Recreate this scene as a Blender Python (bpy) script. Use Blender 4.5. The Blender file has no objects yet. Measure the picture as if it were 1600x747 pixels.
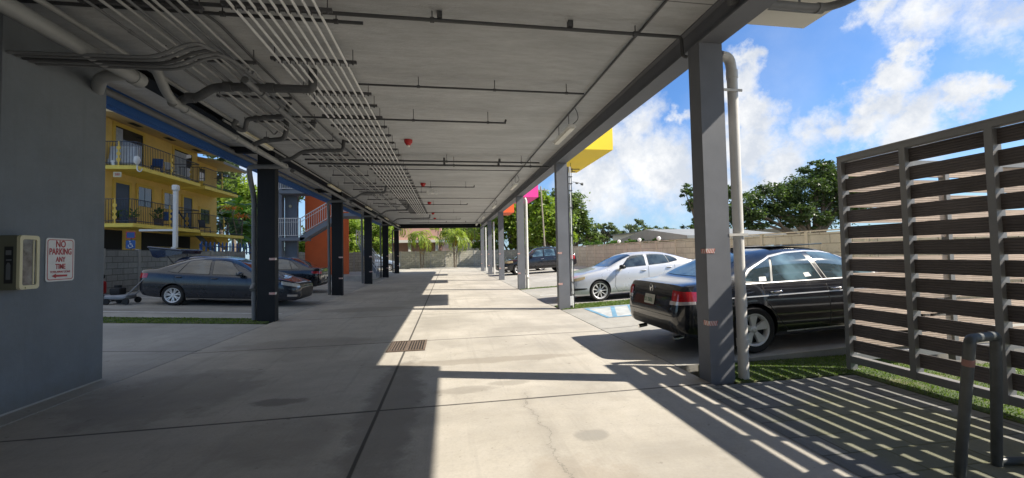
import bpy, bmesh, math, random
import numpy as np
from mathutils import Vector, Matrix
from mathutils.bvhtree import BVHTree

random.seed(7)
rng = np.random.default_rng(7)
C = bpy.context.scene.collection
scene = bpy.context.scene
R = math.radians

# ------------------------------------------------------------------ camera
F_PX, CX, CY, EYE = 635.0, 800.0, 373.5, 1.62
RM = np.array([[0.98739559, -0.01447206, 0.15760869],      # world X, Y, Z expressed in camera axes (right, down, forward)
               [-0.15696667, 0.03807607, 0.98686964],
               [-0.02028315, -0.99917004, 0.03532452]])
cam = bpy.data.cameras.new('camera')
cam.sensor_width = 36.0
cam.lens = F_PX / 1600.0 * 36.0
cam.clip_start = 0.05
cam.clip_end = 3000
cam_o = bpy.data.objects.new('camera', cam)
C.objects.link(cam_o)
m = Matrix.Identity(4)
for i in range(3):
    m[i][0], m[i][1], m[i][2] = RM[i][0], -RM[i][1], -RM[i][2]
m[2][3] = EYE
cam_o.matrix_world = m
scene.camera = cam_o


def ray(px, py):
    return RM @ np.array([px - CX, py - CY, F_PX])


def at(px, py, Y):
    """the point at distance Y down the driveway that the survey pixel looks at"""
    d = ray(px, py)
    p = d * (Y / d[1])
    return Vector((p[0], p[1], p[2] + EYE))


# ------------------------------------------------------------------ sky, sun, exposure
scene.view_settings.view_transform = 'Standard'
scene.view_settings.look = 'None'
scene.view_settings.exposure = 1.02
scene.view_settings.gamma = 1.0
SUN_VEC = Vector((1.0, -0.30, 0.936)).normalized()
world = bpy.data.worlds.new('World')
scene.world = world
world.use_nodes = True
wn, wl = world.node_tree.nodes, world.node_tree.links
wn.clear()


def wnode(t, **k):
    n = wn.new(t)
    for a, b in k.items():
        setattr(n, a, b)
    return n


w_out = wnode('ShaderNodeOutputWorld')
w_bg = wnode('ShaderNodeBackground')
w_bg.inputs[1].default_value = 0.085
sky = wnode('ShaderNodeTexSky', sky_type='NISHITA')
sky.sun_disc = False
sky.sun_elevation = math.asin(SUN_VEC.z)
sky.sun_rotation = R(106.7)
sky.altitude = 0
sky.air_density = 1.0
sky.dust_density = 0.6
sky.ozone_density = 2.0
tc = wnode('ShaderNodeTexCoord')
nrm = wnode('ShaderNodeVectorMath', operation='NORMALIZE')
wl.new(tc.outputs['Generated'], nrm.inputs[0])
nz = wnode('ShaderNodeTexNoise')
nz.inputs['Scale'].default_value = 14
nz.inputs['Detail'].default_value = 8
nz.inputs['Roughness'].default_value = 0.62
wl.new(nrm.outputs[0], nz.inputs['Vector'])
sub = wnode('ShaderNodeVectorMath', operation='SUBTRACT')
sub.inputs[1].default_value = (0.5, 0.5, 0.5)
wl.new(nz.outputs['Color'], sub.inputs[0])
scl = wnode('ShaderNodeVectorMath', operation='SCALE')
scl.inputs['Scale'].default_value = 0.13
wl.new(sub.outputs[0], scl.inputs[0])
wdir = wnode('ShaderNodeVectorMath', operation='ADD')
wl.new(nrm.outputs[0], wdir.inputs[0])
wl.new(scl.outputs[0], wdir.inputs[1])
# cumulus banks: (azimuth/elevation given as survey pixel, angular radius in pixels, weight)
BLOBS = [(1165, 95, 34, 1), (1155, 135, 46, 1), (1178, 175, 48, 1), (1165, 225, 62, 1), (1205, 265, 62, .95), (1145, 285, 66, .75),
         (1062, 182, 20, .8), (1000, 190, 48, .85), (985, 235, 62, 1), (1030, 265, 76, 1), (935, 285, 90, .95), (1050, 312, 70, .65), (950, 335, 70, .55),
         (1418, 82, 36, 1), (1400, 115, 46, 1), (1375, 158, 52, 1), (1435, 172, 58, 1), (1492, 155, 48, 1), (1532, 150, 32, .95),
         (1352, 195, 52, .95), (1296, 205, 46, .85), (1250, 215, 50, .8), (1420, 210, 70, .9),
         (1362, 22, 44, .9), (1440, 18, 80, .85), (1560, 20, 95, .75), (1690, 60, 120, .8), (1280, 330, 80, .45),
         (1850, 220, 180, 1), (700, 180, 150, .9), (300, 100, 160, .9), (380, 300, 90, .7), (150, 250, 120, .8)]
FILL_BANKS = [((-1, -.1, .55), .62, .95), ((-.75, .45, .75), .42, .9), ((-.4, -.5, 1), .75, .85), ((.9, -.75, .5), .45, .8), ((.15, .15, 1), .5, .75)]
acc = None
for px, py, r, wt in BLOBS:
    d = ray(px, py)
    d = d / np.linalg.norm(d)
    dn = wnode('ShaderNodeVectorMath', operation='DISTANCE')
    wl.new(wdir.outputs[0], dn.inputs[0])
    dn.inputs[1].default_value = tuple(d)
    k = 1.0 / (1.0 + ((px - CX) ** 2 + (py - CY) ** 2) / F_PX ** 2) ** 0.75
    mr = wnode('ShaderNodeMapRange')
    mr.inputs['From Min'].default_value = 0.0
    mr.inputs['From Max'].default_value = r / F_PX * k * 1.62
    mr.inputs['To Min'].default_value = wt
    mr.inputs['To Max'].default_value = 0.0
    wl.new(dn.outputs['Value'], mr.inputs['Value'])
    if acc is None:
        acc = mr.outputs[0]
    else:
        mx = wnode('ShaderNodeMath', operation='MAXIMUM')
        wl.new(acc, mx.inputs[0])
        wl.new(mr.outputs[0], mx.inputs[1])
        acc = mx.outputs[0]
for d, r, wt in FILL_BANKS:                    # unseen cloud banks added behind and beside the viewer as fill light
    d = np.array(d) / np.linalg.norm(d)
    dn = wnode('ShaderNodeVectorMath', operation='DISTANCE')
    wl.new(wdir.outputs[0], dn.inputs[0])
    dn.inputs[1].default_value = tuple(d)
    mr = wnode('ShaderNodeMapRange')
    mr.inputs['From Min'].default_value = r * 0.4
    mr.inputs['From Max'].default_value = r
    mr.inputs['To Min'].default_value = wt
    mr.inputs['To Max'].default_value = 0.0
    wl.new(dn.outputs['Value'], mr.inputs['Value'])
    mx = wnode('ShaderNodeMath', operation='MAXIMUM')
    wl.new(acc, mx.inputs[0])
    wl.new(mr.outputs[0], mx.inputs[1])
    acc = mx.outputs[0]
nz2 = wnode('ShaderNodeTexNoise')
nz2.inputs['Scale'].default_value = 30
nz2.inputs['Detail'].default_value = 9
nz2.inputs['Roughness'].default_value = 0.66
wl.new(nrm.outputs[0], nz2.inputs['Vector'])
nm = wnode('ShaderNodeMath', operation='MULTIPLY_ADD')
nm.inputs[1].default_value = 0.46
nm.inputs[2].default_value = -0.23
wl.new(nz2.outputs['Fac'], nm.inputs[0])
ad = wnode('ShaderNodeMath', operation='ADD')
wl.new(acc, ad.inputs[0])
wl.new(nm.outputs[0], ad.inputs[1])
dens = wnode('ShaderNodeMapRange', interpolation_type='SMOOTHSTEP')
dens.inputs['From Min'].default_value = 0.27
dens.inputs['From Max'].default_value = 0.80
wl.new(ad.outputs[0], dens.inputs['Value'])
# thin veil between the banks
nz3 = wnode('ShaderNodeTexNoise')
nz3.inputs['Scale'].default_value = 5
nz3.inputs['Detail'].default_value = 6
wl.new(nrm.outputs[0], nz3.inputs['Vector'])
veil = wnode('ShaderNodeMapRange')
veil.inputs['From Min'].default_value = 0.45
veil.inputs['From Max'].default_value = 0.8
veil.inputs['To Max'].default_value = 0.22
wl.new(nz3.outputs['Fac'], veil.inputs['Value'])
cov = wnode('ShaderNodeMath', operation='MAXIMUM')
wl.new(dens.outputs[0], cov.inputs[0])
wl.new(veil.outputs[0], cov.inputs[1])
# cloud brightness: thick cores are white, undersides and thin parts greyer
shade = wnode('ShaderNodeMapRange')
shade.inputs['From Min'].default_value = 0.38
shade.inputs['From Max'].default_value = 0.62
wl.new(nz.outputs['Fac'], shade.inputs['Value'])
ccol = wnode('ShaderNodeMix', data_type='RGBA')
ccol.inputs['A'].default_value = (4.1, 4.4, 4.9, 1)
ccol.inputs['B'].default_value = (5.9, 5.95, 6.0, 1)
wl.new(shade.outputs[0], ccol.inputs['Factor'])
# the blue is a little deeper and purer than the raw model
tint = wnode('ShaderNodeMix', data_type='RGBA', blend_type='MULTIPLY')
tint.inputs['Factor'].default_value = 1.0
tint.inputs['B'].default_value = (0.50, 0.76, 1.06, 1)
wl.new(sky.outputs[0], tint.inputs['A'])
# pale band of distant haze low over the horizon
sepd = wnode('ShaderNodeSeparateXYZ')
wl.new(nrm.outputs[0], sepd.inputs[0])
hz_ = wnode('ShaderNodeMapRange', interpolation_type='SMOOTHSTEP')
hz_.inputs['From Min'].default_value = 0.0
hz_.inputs['From Max'].default_value = 0.30
hz_.inputs['To Min'].default_value = 0.42
hz_.inputs['To Max'].default_value = 0.0
wl.new(sepd.outputs[2], hz_.inputs['Value'])
hzm = wnode('ShaderNodeMix', data_type='RGBA')
hzm.inputs['B'].default_value = (3.3, 4.15, 5.3, 1)
wl.new(hz_.outputs[0], hzm.inputs['Factor'])
wl.new(tint.outputs['Result'], hzm.inputs['A'])
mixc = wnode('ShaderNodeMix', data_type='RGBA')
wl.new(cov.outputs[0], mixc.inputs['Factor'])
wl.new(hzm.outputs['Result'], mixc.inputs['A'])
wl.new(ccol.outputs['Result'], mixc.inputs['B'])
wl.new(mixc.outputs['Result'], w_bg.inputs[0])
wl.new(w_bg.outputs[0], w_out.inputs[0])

sun = bpy.data.lights.new('sun', 'SUN')
sun.energy = 4.5
sun.angle = R(0.5)
sun.color = (1.0, 0.93, 0.81)
sun_o = bpy.data.objects.new('sun', sun)
C.objects.link(sun_o)
sun_o.location = SUN_VEC * 60
sun_o.rotation_euler = SUN_VEC.to_track_quat('Z', 'Y').to_euler()


# ------------------------------------------------------------------ materials
def new_mat(name):
    mt = bpy.data.materials.new(name)
    mt.use_nodes = True
    nt = mt.node_tree
    return mt, nt.nodes, nt.links, nt.nodes['Principled BSDF']


def mat(name, col, rough=0.6, metal=0.0, var=0.12, scale=4.0, bump=0.0, bscale=None, coat=0.0, spec=0.5, fine=0.0):
    """painted or plain surface: colour broken by two noises, slight roughness change, optional bump"""
    mt, n, l, p = new_mat(name)
    p.inputs['Roughness'].default_value = rough
    p.inputs['Metallic'].default_value = metal
    p.inputs['Specular IOR Level'].default_value = spec
    p.inputs['Coat Weight'].default_value = coat
    p.inputs['Coat Roughness'].default_value = 0.04
    if var > 0 or bump > 0:
        g = n.new('ShaderNodeNewGeometry')
        t = n.new('ShaderNodeTexNoise')
        t.inputs['Scale'].default_value = scale
        t.inputs['Detail'].default_value = 7
        t.inputs['Roughness'].default_value = 0.65
        l.new(g.outputs['Position'], t.inputs['Vector'])
        r = n.new('ShaderNodeMapRange')
        r.inputs['From Min'].default_value = 0.25
        r.inputs['From Max'].default_value = 0.75
        r.inputs['To Min'].default_value = 1 - var
        r.inputs['To Max'].default_value = 1 + var
        l.new(t.outputs['Fac'], r.inputs['Value'])
        mx = n.new('ShaderNodeMix')
        mx.data_type = 'RGBA'
        mx.blend_type = 'MULTIPLY'
        mx.inputs['Factor'].default_value = 1
        mx.inputs['A'].default_value = (*col, 1)
        l.new(r.outputs[0], mx.inputs['B'])
        l.new(mx.outputs['Result'], p.inputs['Base Color'])
        rr = n.new('ShaderNodeMapRange')
        rr.inputs['To Min'].default_value = max(0.02, rough - 0.12)
        rr.inputs['To Max'].default_value = min(1, rough + 0.12)
        l.new(t.outputs['Fac'], rr.inputs['Value'])
        l.new(rr.outputs[0], p.inputs['Roughness'])
        if bump > 0:
            t2 = n.new('ShaderNodeTexNoise')
            t2.inputs['Scale'].default_value = bscale or scale * 8
            t2.inputs['Detail'].default_value = 5
            l.new(g.outputs['Position'], t2.inputs['Vector'])
            b = n.new('ShaderNodeBump')
            b.inputs['Strength'].default_value = bump
            b.inputs['Distance'].default_value = 0.01
            l.new(t2.outputs['Fac'], b.inputs['Height'])
            l.new(b.outputs[0], p.inputs['Normal'])
    else:
        p.inputs['Base Color'].default_value = (*col, 1)
    return mt


class NB:
    """tiny node-graph helper for the surface materials"""
    def __init__(s, name):
        s.mt, s.n, s.l, s.p = new_mat(name)
        s.geo = s.n.new('ShaderNodeNewGeometry')
        s.sep = s.n.new('ShaderNodeSeparateXYZ')
        s.l.new(s.geo.outputs['Position'], s.sep.inputs[0])
        s.pos = s.geo.outputs['Position']
        s.x, s.y, s.z = s.sep.outputs

    def put(s, sock, v):
        if isinstance(v, (int, float)):
            sock.default_value = v
        elif isinstance(v, tuple):
            sock.default_value = v if len(v) == len(sock.default_value) else (*v, 1)
        else:
            s.l.new(v, sock)

    def math(s, op, a, b=0.0, c=0.0):
        n = s.n.new('ShaderNodeMath')
        n.operation = op
        s.put(n.inputs[0], a)
        s.put(n.inputs[1], b)
        s.put(n.inputs[2], c)
        return n.outputs[0]

    def noise(s, scale, detail=6, rough=0.6, vec=None, out='Fac', dist=0.0):
        n = s.n.new('ShaderNodeTexNoise')
        n.inputs['Scale'].default_value = scale
        n.inputs['Detail'].default_value = detail
        n.inputs['Roughness'].default_value = rough
        n.inputs['Distortion'].default_value = dist
        s.l.new(vec or s.pos, n.inputs['Vector'])
        return n.outputs[out]

    def rng(s, v, a, b, c=0.0, d=1.0, smooth=False):
        n = s.n.new('ShaderNodeMapRange')
        if smooth:
            n.interpolation_type = 'SMOOTHSTEP'
        s.put(n.inputs['Value'], v)
        for k, q in zip(('From Min', 'From Max', 'To Min', 'To Max'), (a, b, c, d)):
            s.put(n.inputs[k], q)
        return n.outputs[0]

    def mix(s, f, a, b, mode='MIX'):
        n = s.n.new('ShaderNodeMix')
        n.data_type = 'RGBA'
        n.blend_type = mode
        s.put(n.inputs['Factor'], f)
        s.put(n.inputs['A'], a)
        s.put(n.inputs['B'], b)
        return n.outputs['Result']

    def bump(s, h, strength=0.3, dist=0.01):
        b = s.n.new('ShaderNodeBump')
        b.inputs['Strength'].default_value = strength
        b.inputs['Distance'].default_value = dist
        s.put(b.inputs['Height'], h)
        s.l.new(b.outputs[0], s.p.inputs['Normal'])

    def scaled(s, v):
        n = s.n.new('ShaderNodeVectorMath')
        n.operation = 'MULTIPLY'
        s.l.new(s.pos, n.inputs[0])
        n.inputs[1].default_value = v
        return n.outputs[0]

    def line(s, coord, x0, w, wob=None):
        d = s.math('SUBTRACT', coord, x0)
        if wob is not None:
            d = s.math('ADD', d, wob)
        d = s.math('ABSOLUTE', d)
        return s.rng(d, w * 0.5, w, 1.0, 0.0)

    def spot(s, x0, y0, rx, ry, wob, edge=0.25):
        a = s.math('DIVIDE', s.math('SUBTRACT', s.x, x0), rx)
        b = s.math('DIVIDE', s.math('SUBTRACT', s.y, y0), ry)
        d = s.math('SQRT', s.math('ADD', s.math('MULTIPLY', a, a), s.math('MULTIPLY', b, b)))
        d = s.math('ADD', d, wob)
        return s.rng(d, 1 - edge, 1 + edge, 1.0, 0.0, True)


def concrete(name, base, joints_x=(), joint_y=None, spots=(), cracks=False, dark=0.72, lot=False):
    b = NB(name)
    big = b.noise(0.55, 6, 0.62, dist=0.4)
    mid = b.noise(3.2, 8, 0.7)
    fine = b.noise(38, 6, 0.8)
    streak = b.noise(1.0, 5, 0.6, vec=b.scaled((0.5, 4.0, 1)))
    c = b.mix(b.rng(big, 0.34, 0.66), tuple(x * dark for x in base), tuple(x * 1.10 for x in base))
    c = b.mix(b.rng(mid, 0.42, 0.72, 0.0, 0.42), c, tuple(x * 0.72 for x in (base[0], base[1] * 0.97, base[2] * 0.9)))
    c = b.mix(b.rng(streak, 0.45, 0.75, 0.0, 0.22), c, tuple(x * 1.25 for x in base))
    c = b.mix(b.rng(fine, 0.40, 0.66, 0.0, 0.34), c, tuple(x * 0.55 for x in base))
    blot = b.noise(1.7, 9, 0.78, dist=0.8)
    c = b.mix(b.rng(blot, 0.53, 0.64, 0.0, 0.42), c, tuple(x * 0.62 for x in base))
    tyre = b.noise(1.0, 6, 0.65, vec=b.scaled((5.5, 0.22, 1)))
    c = b.mix(b.rng(tyre, 0.54, 0.68, 0.0, 0.36), c, tuple(x * 0.6 for x in base))
    drip = b.noise(6.5, 3, 0.5, dist=0.3)
    c = b.mix(b.rng(drip, 0.69, 0.73, 0.0, 0.55), c, tuple(x * 0.40 for x in base))
    speck = b.noise(19, 2, 0.5)
    c = b.mix(b.rng(speck, 0.70, 0.76, 0.0, 0.45), c, tuple(x * 0.45 for x in base))
    wob = b.math('MULTIPLY', b.math('SUBTRACT', b.noise(1.6, 5), 0.5), 0.06)
    wob2 = b.math('MULTIPLY', b.math('SUBTRACT', b.noise(2.4, 7, 0.7), 0.5), 1.7)
    m_ = None
    for x0 in joints_x:
        q = b.line(b.x, x0, 0.022, b.math('MULTIPLY', wob, 0.15))
        m_ = q if m_ is None else b.math('MAXIMUM', m_, q)
    if joint_y:
        y0, dy = joint_y
        yy = b.math('SUBTRACT', b.y, b.math('MULTIPLY', b.x, 0.012))
        fr = b.math('PINGPONG', b.math('SUBTRACT', yy, y0), dy / 2)
        # every joint falls at ping-pong zero or half: use the modulo distance
        fr = b.math('ABSOLUTE', b.math('WRAP', b.math('SUBTRACT', yy, y0), dy / 2, -dy / 2))
        fr = b.math('ADD', fr, b.math('MULTIPLY', wob, 0.35))
        q = b.rng(fr, 0.010, 0.022, 1.0, 0.0)
        m_ = q if m_ is None else b.math('MAXIMUM', m_, q)
    for (x0, y0, rx, ry, k, colk) in spots:
        c = b.mix(b.math('MULTIPLY', b.spot(x0, y0, rx, ry, wob2), k), c, colk)
    if cracks:
        # one wandering crack along the driveway and its damp fringe
        wig = b.math('MULTIPLY', b.math('SUBTRACT', b.noise(1.3, 9, 0.75), 0.5), 0.6)
        d = b.math('ABSOLUTE', b.math('ADD', b.math('SUBTRACT', b.x, 0.86), wig))
        inr = b.math('MULTIPLY', b.rng(b.y, 4.6, 4.9, 1, 0), b.rng(b.y, 1.4, 1.9, 0, 1))
        c = b.mix(b.math('MULTIPLY', b.math('MULTIPLY', b.rng(d, 0.0, 0.10, 0.35, 0.0), inr), 1.0), c, tuple(x * 0.5 for x in base))
        m_ = b.math('MAXIMUM', m_, b.math('MULTIPLY', b.rng(d, 0.001, 0.007, 0.55, 0.0), inr))
    if m_ is not None:
        c = b.mix(b.math('MULTIPLY', m_, 0.88), c, (0.035, 0.033, 0.03))
    b.l.new(c, b.p.inputs['Base Color'])
    b.put(b.p.inputs['Roughness'], b.rng(big, 0.3, 0.7, 0.62, 0.88))
    h = b.math('ADD', b.math('MULTIPLY', fine, 0.35), b.math('MULTIPLY', mid, 0.6))
    if m_ is not None:
        h = b.math('SUBTRACT', h, b.math('MULTIPLY', m_, 0.9))
    b.bump(h, 0.22, 0.012)
    return b.mt


CONC = (0.475, 0.44, 0.385)
WET = (0.17, 0.155, 0.135)
M = {}
M['drive'] = concrete('driveway_concrete', CONC, (-0.74,), (4.50, 3.45), [
    (-0.62, 4.6, 0.30, 1.9, 0.62, WET), (-1.9, 5.0, 0.28, 0.12, 0.7, WET), (0.5, 6.25, 1.55, 0.16, 0.55, (0.25, 0.22, 0.18)),
    (1.24, 3.5, 0.15, 0.10, 0.6, (0.22, 0.21, 0.19)), (0.95, 2.6, 0.42, 0.55, 0.30, (0.26, 0.21, 0.16)), (-2.7, 8.2, 1.3, 0.5, 0.35, WET),
    (0.2, 4.95, 0.35, 0.12, 0.5, (0.23, 0.21, 0.18)), (0.75, 5.1, 0.24, 0.1, 0.5, (0.23, 0.21, 0.18)), (-2.4, 13.0, 1.5, 0.5, 0.3, WET),
    (-3.3, 5.6, 0.9, 1.0, 0.4, WET), (-3.0, 20.0, 1.2, 1.2, 0.25, WET), (1.6, 8.6, 0.9, 0.3, 0.18, WET), (-1.5, 4.0, 0.5, 0.5, 0.25, WET)], cracks=True)
M['lot'] = concrete('parking_concrete', (0.40, 0.385, 0.35), (), (8.1, 6.75), [(4.6, 6.4, 1.2, 0.6, 0.55, (0.11, 0.11, 0.11)), (5.4, 13.1, 1.3, 0.7, 0.5, (0.12, 0.12, 0.12)),
    (-7.6, 13.0, 2.4, 0.5, 0.35, WET), (6.0, 28.9, 1.5, 0.7, 0.4, WET), (-9.5, 12.8, 1.0, 0.4, 0.35, WET)], lot=True)
M['slab'] = mat('walkway_concrete', (0.36, 0.35, 0.33), 0.85, 0, 0.2, 2.5, 0.2)


def paver_mat():
    b = NB('patio_pavers')
    # 0.62 x 0.31 m slabs in running bond, each slab its own tone
    v = b.n.new('ShaderNodeTexBrick')
    v.inputs['Scale'].default_value = 1.0
    v.inputs['Brick Width'].default_value = 0.62
    v.inputs['Row Height'].default_value = 0.31
    v.inputs['Mortar Size'].default_value = 0.009
    v.inputs['Mortar Smooth'].default_value = 0.2
    v.inputs['Color1'].default_value = (0.15, 0.148, 0.146, 1)
    v.inputs['Color2'].default_value = (0.235, 0.23, 0.222, 1)
    v.inputs['Mortar'].default_value = (0.04, 0.045, 0.035, 1)
    b.l.new(b.pos, v.inputs['Vector'])
    c = b.mix(b.rng(b.noise(1.3, 7, 0.7), 0.35, 0.75, 0.0, 0.6), v.outputs['Color'], (0.115, 0.12, 0.10))
    c = b.mix(b.rng(b.noise(45, 3), 0.4, 0.7, 0.0, 0.3), c, (0.10, 0.10, 0.095))
    moss = b.math('MULTIPLY', b.spot(3.9, 3.0, 0.8, 0.9, b.math('MULTIPLY', b.math('SUBTRACT', b.noise(2.5, 6), 0.5), 1.6)), 0.45)
    c = b.mix(moss, c, (0.17, 0.17, 0.06))
    b.l.new(c, b.p.inputs['Base Color'])
    b.p.inputs['Roughness'].default_value = 0.85
    b.bump(b.math('SUBTRACT', b.noise(50, 4), b.math('MULTIPLY', v.outputs['Fac'], 1.5)), 0.35, 0.01)
    return b.mt


def panel_wall_mat(name, c1, c2, mort, bw=0.5, rh=0.225, axis='x'):
    """precast wall of split-face courses; axis = the world axis the wall runs along"""
    b = NB(name)
    cmb = b.n.new('ShaderNodeCombineXYZ')
    b.l.new(b.x if axis == 'x' else b.y, cmb.inputs[0])
    b.l.new(b.z, cmb.inputs[1])
    v = b.n.new('ShaderNodeTexBrick')
    v.inputs['Scale'].default_value = 1.0
    v.inputs['Brick Width'].default_value = bw
    v.inputs['Row Height'].default_value = rh
    v.inputs['Mortar Size'].default_value = 0.012
    v.inputs['Mortar Smooth'].default_value = 0.6
    v.inputs['Color1'].default_value = (*c1, 1)
    v.inputs['Color2'].default_value = (*c2, 1)
    v.inputs['Mortar'].default_value = (*mort, 1)
    b.l.new(cmb.outputs[0], v.inputs['Vector'])
    c = b.mix(b.rng(b.noise(1.1, 7, 0.7), 0.4, 0.8, 0.0, 0.55), v.outputs['Color'], tuple(x * 0.55 for x in c1))
    c = b.mix(b.rng(b.noise(14, 5, 0.7), 0.5, 0.8, 0.0, 0.5), c, tuple(x * 0.5 for x in c1))
    drip = b.noise(1.0, 5, 0.6, vec=b.scaled((5, 5, 0.5)))
    c = b.mix(b.rng(drip, 0.55, 0.8, 0.0, 0.5), c, tuple(x * 0.42 for x in c1))
    b.l.new(c, b.p.inputs['Base Color'])
    b.p.inputs['Roughness'].default_value = 0.9
    b.bump(b.math('SUBTRACT', b.math('MULTIPLY', b.noise(18, 6), 0.8), b.math('MULTIPLY', v.outputs['Fac'], 1.6)), 0.6, 0.02)
    return b.mt


def stucco_wall_mat():
    b = NB('blue_grey_stucco')
    base = (0.188, 0.208, 0.226)
    c = b.mix(b.rng(b.noise(0.9, 7, 0.7), 0.35, 0.68), tuple(x * 0.86 for x in base), tuple(x * 1.12 for x in base))
    c = b.mix(b.rng(b.noise(1, 6, 0.7, vec=b.scaled((7, 7, 0.6))), 0.52, 0.75, 0, 0.4), c, tuple(x * 0.7 for x in base))
    c = b.mix(b.rng(b.noise(130, 3, 0.6), 0.3, 0.7, 0, 0.35), c, tuple(x * 0.72 for x in base))
    scuff = b.noise(1, 5, 0.75, vec=b.scaled((3, 3, 14)))
    c = b.mix(b.rng(scuff, 0.66, 0.72, 0, 0.35), c, tuple(x * 1.5 for x in base))
    foot = b.math('ADD', b.z, b.math('MULTIPLY', b.math('SUBTRACT', b.noise(4, 6, 0.7), 0.5), 0.5))
    c = b.mix(b.rng(foot, 0.0, 0.22, 0.6, 0.0), c, (0.14, 0.135, 0.12))
    b.l.new(c, b.p.inputs['Base Color'])
    b.p.inputs['Roughness'].default_value = 0.9
    b.bump(b.math('ADD', b.noise(150, 4, 0.6), b.math('MULTIPLY', b.noise(14, 5), 1.2)), 0.55, 0.012)
    return b.mt


def leaf_mat(name, dark, light, trans=0.35, rough=0.45):
    mt, n, l, p = new_mat(name)
    g = n.new('ShaderNodeNewGeometry')
    r = n.new('ShaderNodeValToRGB')
    r.color_ramp.elements[0].color = (*dark, 1)
    r.color_ramp.elements[1].color = (*light, 1)
    l.new(g.outputs['Random Per Island'], r.inputs[0])
    l.new(r.outputs[0], p.inputs['Base Color'])
    p.inputs['Roughness'].default_value = rough
    p.inputs['Specular IOR Level'].default_value = 0.35
    tb = n.new('ShaderNodeBsdfTranslucent')
    hs = n.new('ShaderNodeMix')
    hs.data_type = 'RGBA'
    hs.blend_type = 'MULTIPLY'
    hs.inputs['Factor'].default_value = 1
    hs.inputs['B'].default_value = (1.5, 1.6, 0.6, 1)
    l.new(r.outputs[0], hs.inputs['A'])
    l.new(hs.outputs['Result'], tb.inputs['Color'])
    ms = n.new('ShaderNodeMixShader')
    ms.inputs[0].default_value = trans
    l.new(p.outputs[0], ms.inputs[1])
    l.new(tb.outputs[0], ms.inputs[2])
    l.new(ms.outputs[0], n['Material Output'].inputs[0])
    return mt


def ceiling_mat():
    b = NB('slab_underside')
    c = b.mix(b.rng(b.noise(0.8, 6, 0.65, vec=b.scaled((0.6, 2.2, 1))), 0.35, 0.7), (0.405, 0.415, 0.42), (0.545, 0.555, 0.56))
    c = b.mix(b.rng(b.noise(4, 9, 0.78, vec=b.scaled((0.7, 3.4, 1))), 0.44, 0.66, 0.0, 0.6), c, (0.34, 0.335, 0.335))
    c = b.mix(b.rng(b.noise(0.5, 4), 0.6, 0.72, 0.0, 0.25), c, (0.60, 0.60, 0.59))
    j = b.line(b.y, 4.25, 0.012)
    j = b.math('MAXIMUM', j, b.rng(b.math('ABSOLUTE', b.math('WRAP', b.math('SUBTRACT', b.y, 11.0), 3.375, -3.375)), 0.006, 0.012, 1, 0))
    c = b.mix(b.math('MULTIPLY', j, 0.75), c, (0.08, 0.08, 0.08))
    b.l.new(c, b.p.inputs['Base Color'])
    b.p.inputs['Roughness'].default_value = 0.9
    b.bump(b.noise(7, 7, 0.7, vec=b.scaled((1, 3, 1))), 0.6, 0.03)
    return b.mt


def grass_base_mat():
    b = NB('turf_mat')
    c = b.mix(b.rng(b.noise(30, 4), 0.3, 0.7), (0.040, 0.070, 0.018), (0.085, 0.120, 0.035))
    c = b.mix(b.rng(b.noise(2.6, 6, 0.7), 0.48, 0.66, 0, 0.75), c, (0.15, 0.14, 0.06))
    b.l.new(c, b.p.inputs['Base Color'])
    b.p.inputs['Roughness'].default_value = 0.85
    b.bump(b.noise(160, 3), 0.7, 0.02)
    return b.mt


M['paver'] = paver_mat()
M['ceiling'] = ceiling_mat()
M['turf_base'] = grass_base_mat()
M['blade'] = leaf_mat('turf_blade', (0.05, 0.10, 0.018), (0.16, 0.23, 0.05), 0.35)
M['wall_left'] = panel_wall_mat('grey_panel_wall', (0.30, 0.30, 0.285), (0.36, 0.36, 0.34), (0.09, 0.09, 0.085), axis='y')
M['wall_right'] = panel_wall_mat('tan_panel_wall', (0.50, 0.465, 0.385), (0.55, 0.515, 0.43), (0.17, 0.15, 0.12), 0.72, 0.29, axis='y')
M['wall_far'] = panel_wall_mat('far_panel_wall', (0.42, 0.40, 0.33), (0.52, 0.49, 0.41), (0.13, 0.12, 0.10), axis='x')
M['post_conc'] = mat('concrete_post', (0.36, 0.35, 0.33), 0.9, 0, 0.25, 3, 0.3)
M['post_tan'] = mat('tan_post', (0.52, 0.47, 0.38), 0.9, 0, 0.25, 3, 0.3)
M['ground'] = mat('far_ground', (0.16, 0.15, 0.11), 0.95, 0, 0.4, 0.3, 0.3, 3)
M['steel'] = mat('slate_steel_paint', (0.165, 0.172, 0.190), 0.6, 0, 0.14, 2.0, 0.05, None, 0, 0.25)
M['steel_dark'] = mat('charcoal_steel_paint', (0.016, 0.018, 0.021), 0.65, 0, 0.2, 2.0, 0.05, None, 0, 0.22)
M['stucco_blue'] = stucco_wall_mat()
M['stucco_upper'] = mat('pale_stucco', (0.55, 0.55, 0.53), 0.85, 0, 0.08, 1.4, 0.2, 60)
M['soffit'] = mat('cream_soffit', (0.60, 0.575, 0.51), 0.8, 0, 0.06, 1.0)
M['yellow'] = mat('yellow_bay_paint', (0.86, 0.62, 0.02), 0.55, 0, 0.05, 1.0)
M['pink'] = mat('pink_bay_paint', (0.80, 0.05, 0.32), 0.55, 0, 0.05, 1.0)
M['orange_bay'] = mat('orange_bay_paint', (0.83, 0.13, 0.03), 0.55, 0, 0.05, 1.0)
M['blue_beam'] = mat('blue_fascia', (0.03, 0.11, 0.34), 0.5, 0, 0.08, 1.0)
M['pipe_grey'] = mat('grey_pipe', (0.15, 0.155, 0.16), 0.55, 0, 0.18, 3.0)
M['pipe_iron'] = mat('cast_iron_pipe', (0.085, 0.087, 0.09), 0.6, 0, 0.3, 5, 0.15)
M['pipe_dark'] = mat('black_iron_pipe', (0.055, 0.057, 0.06), 0.5, 0, 0.2, 4.0)
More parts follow.
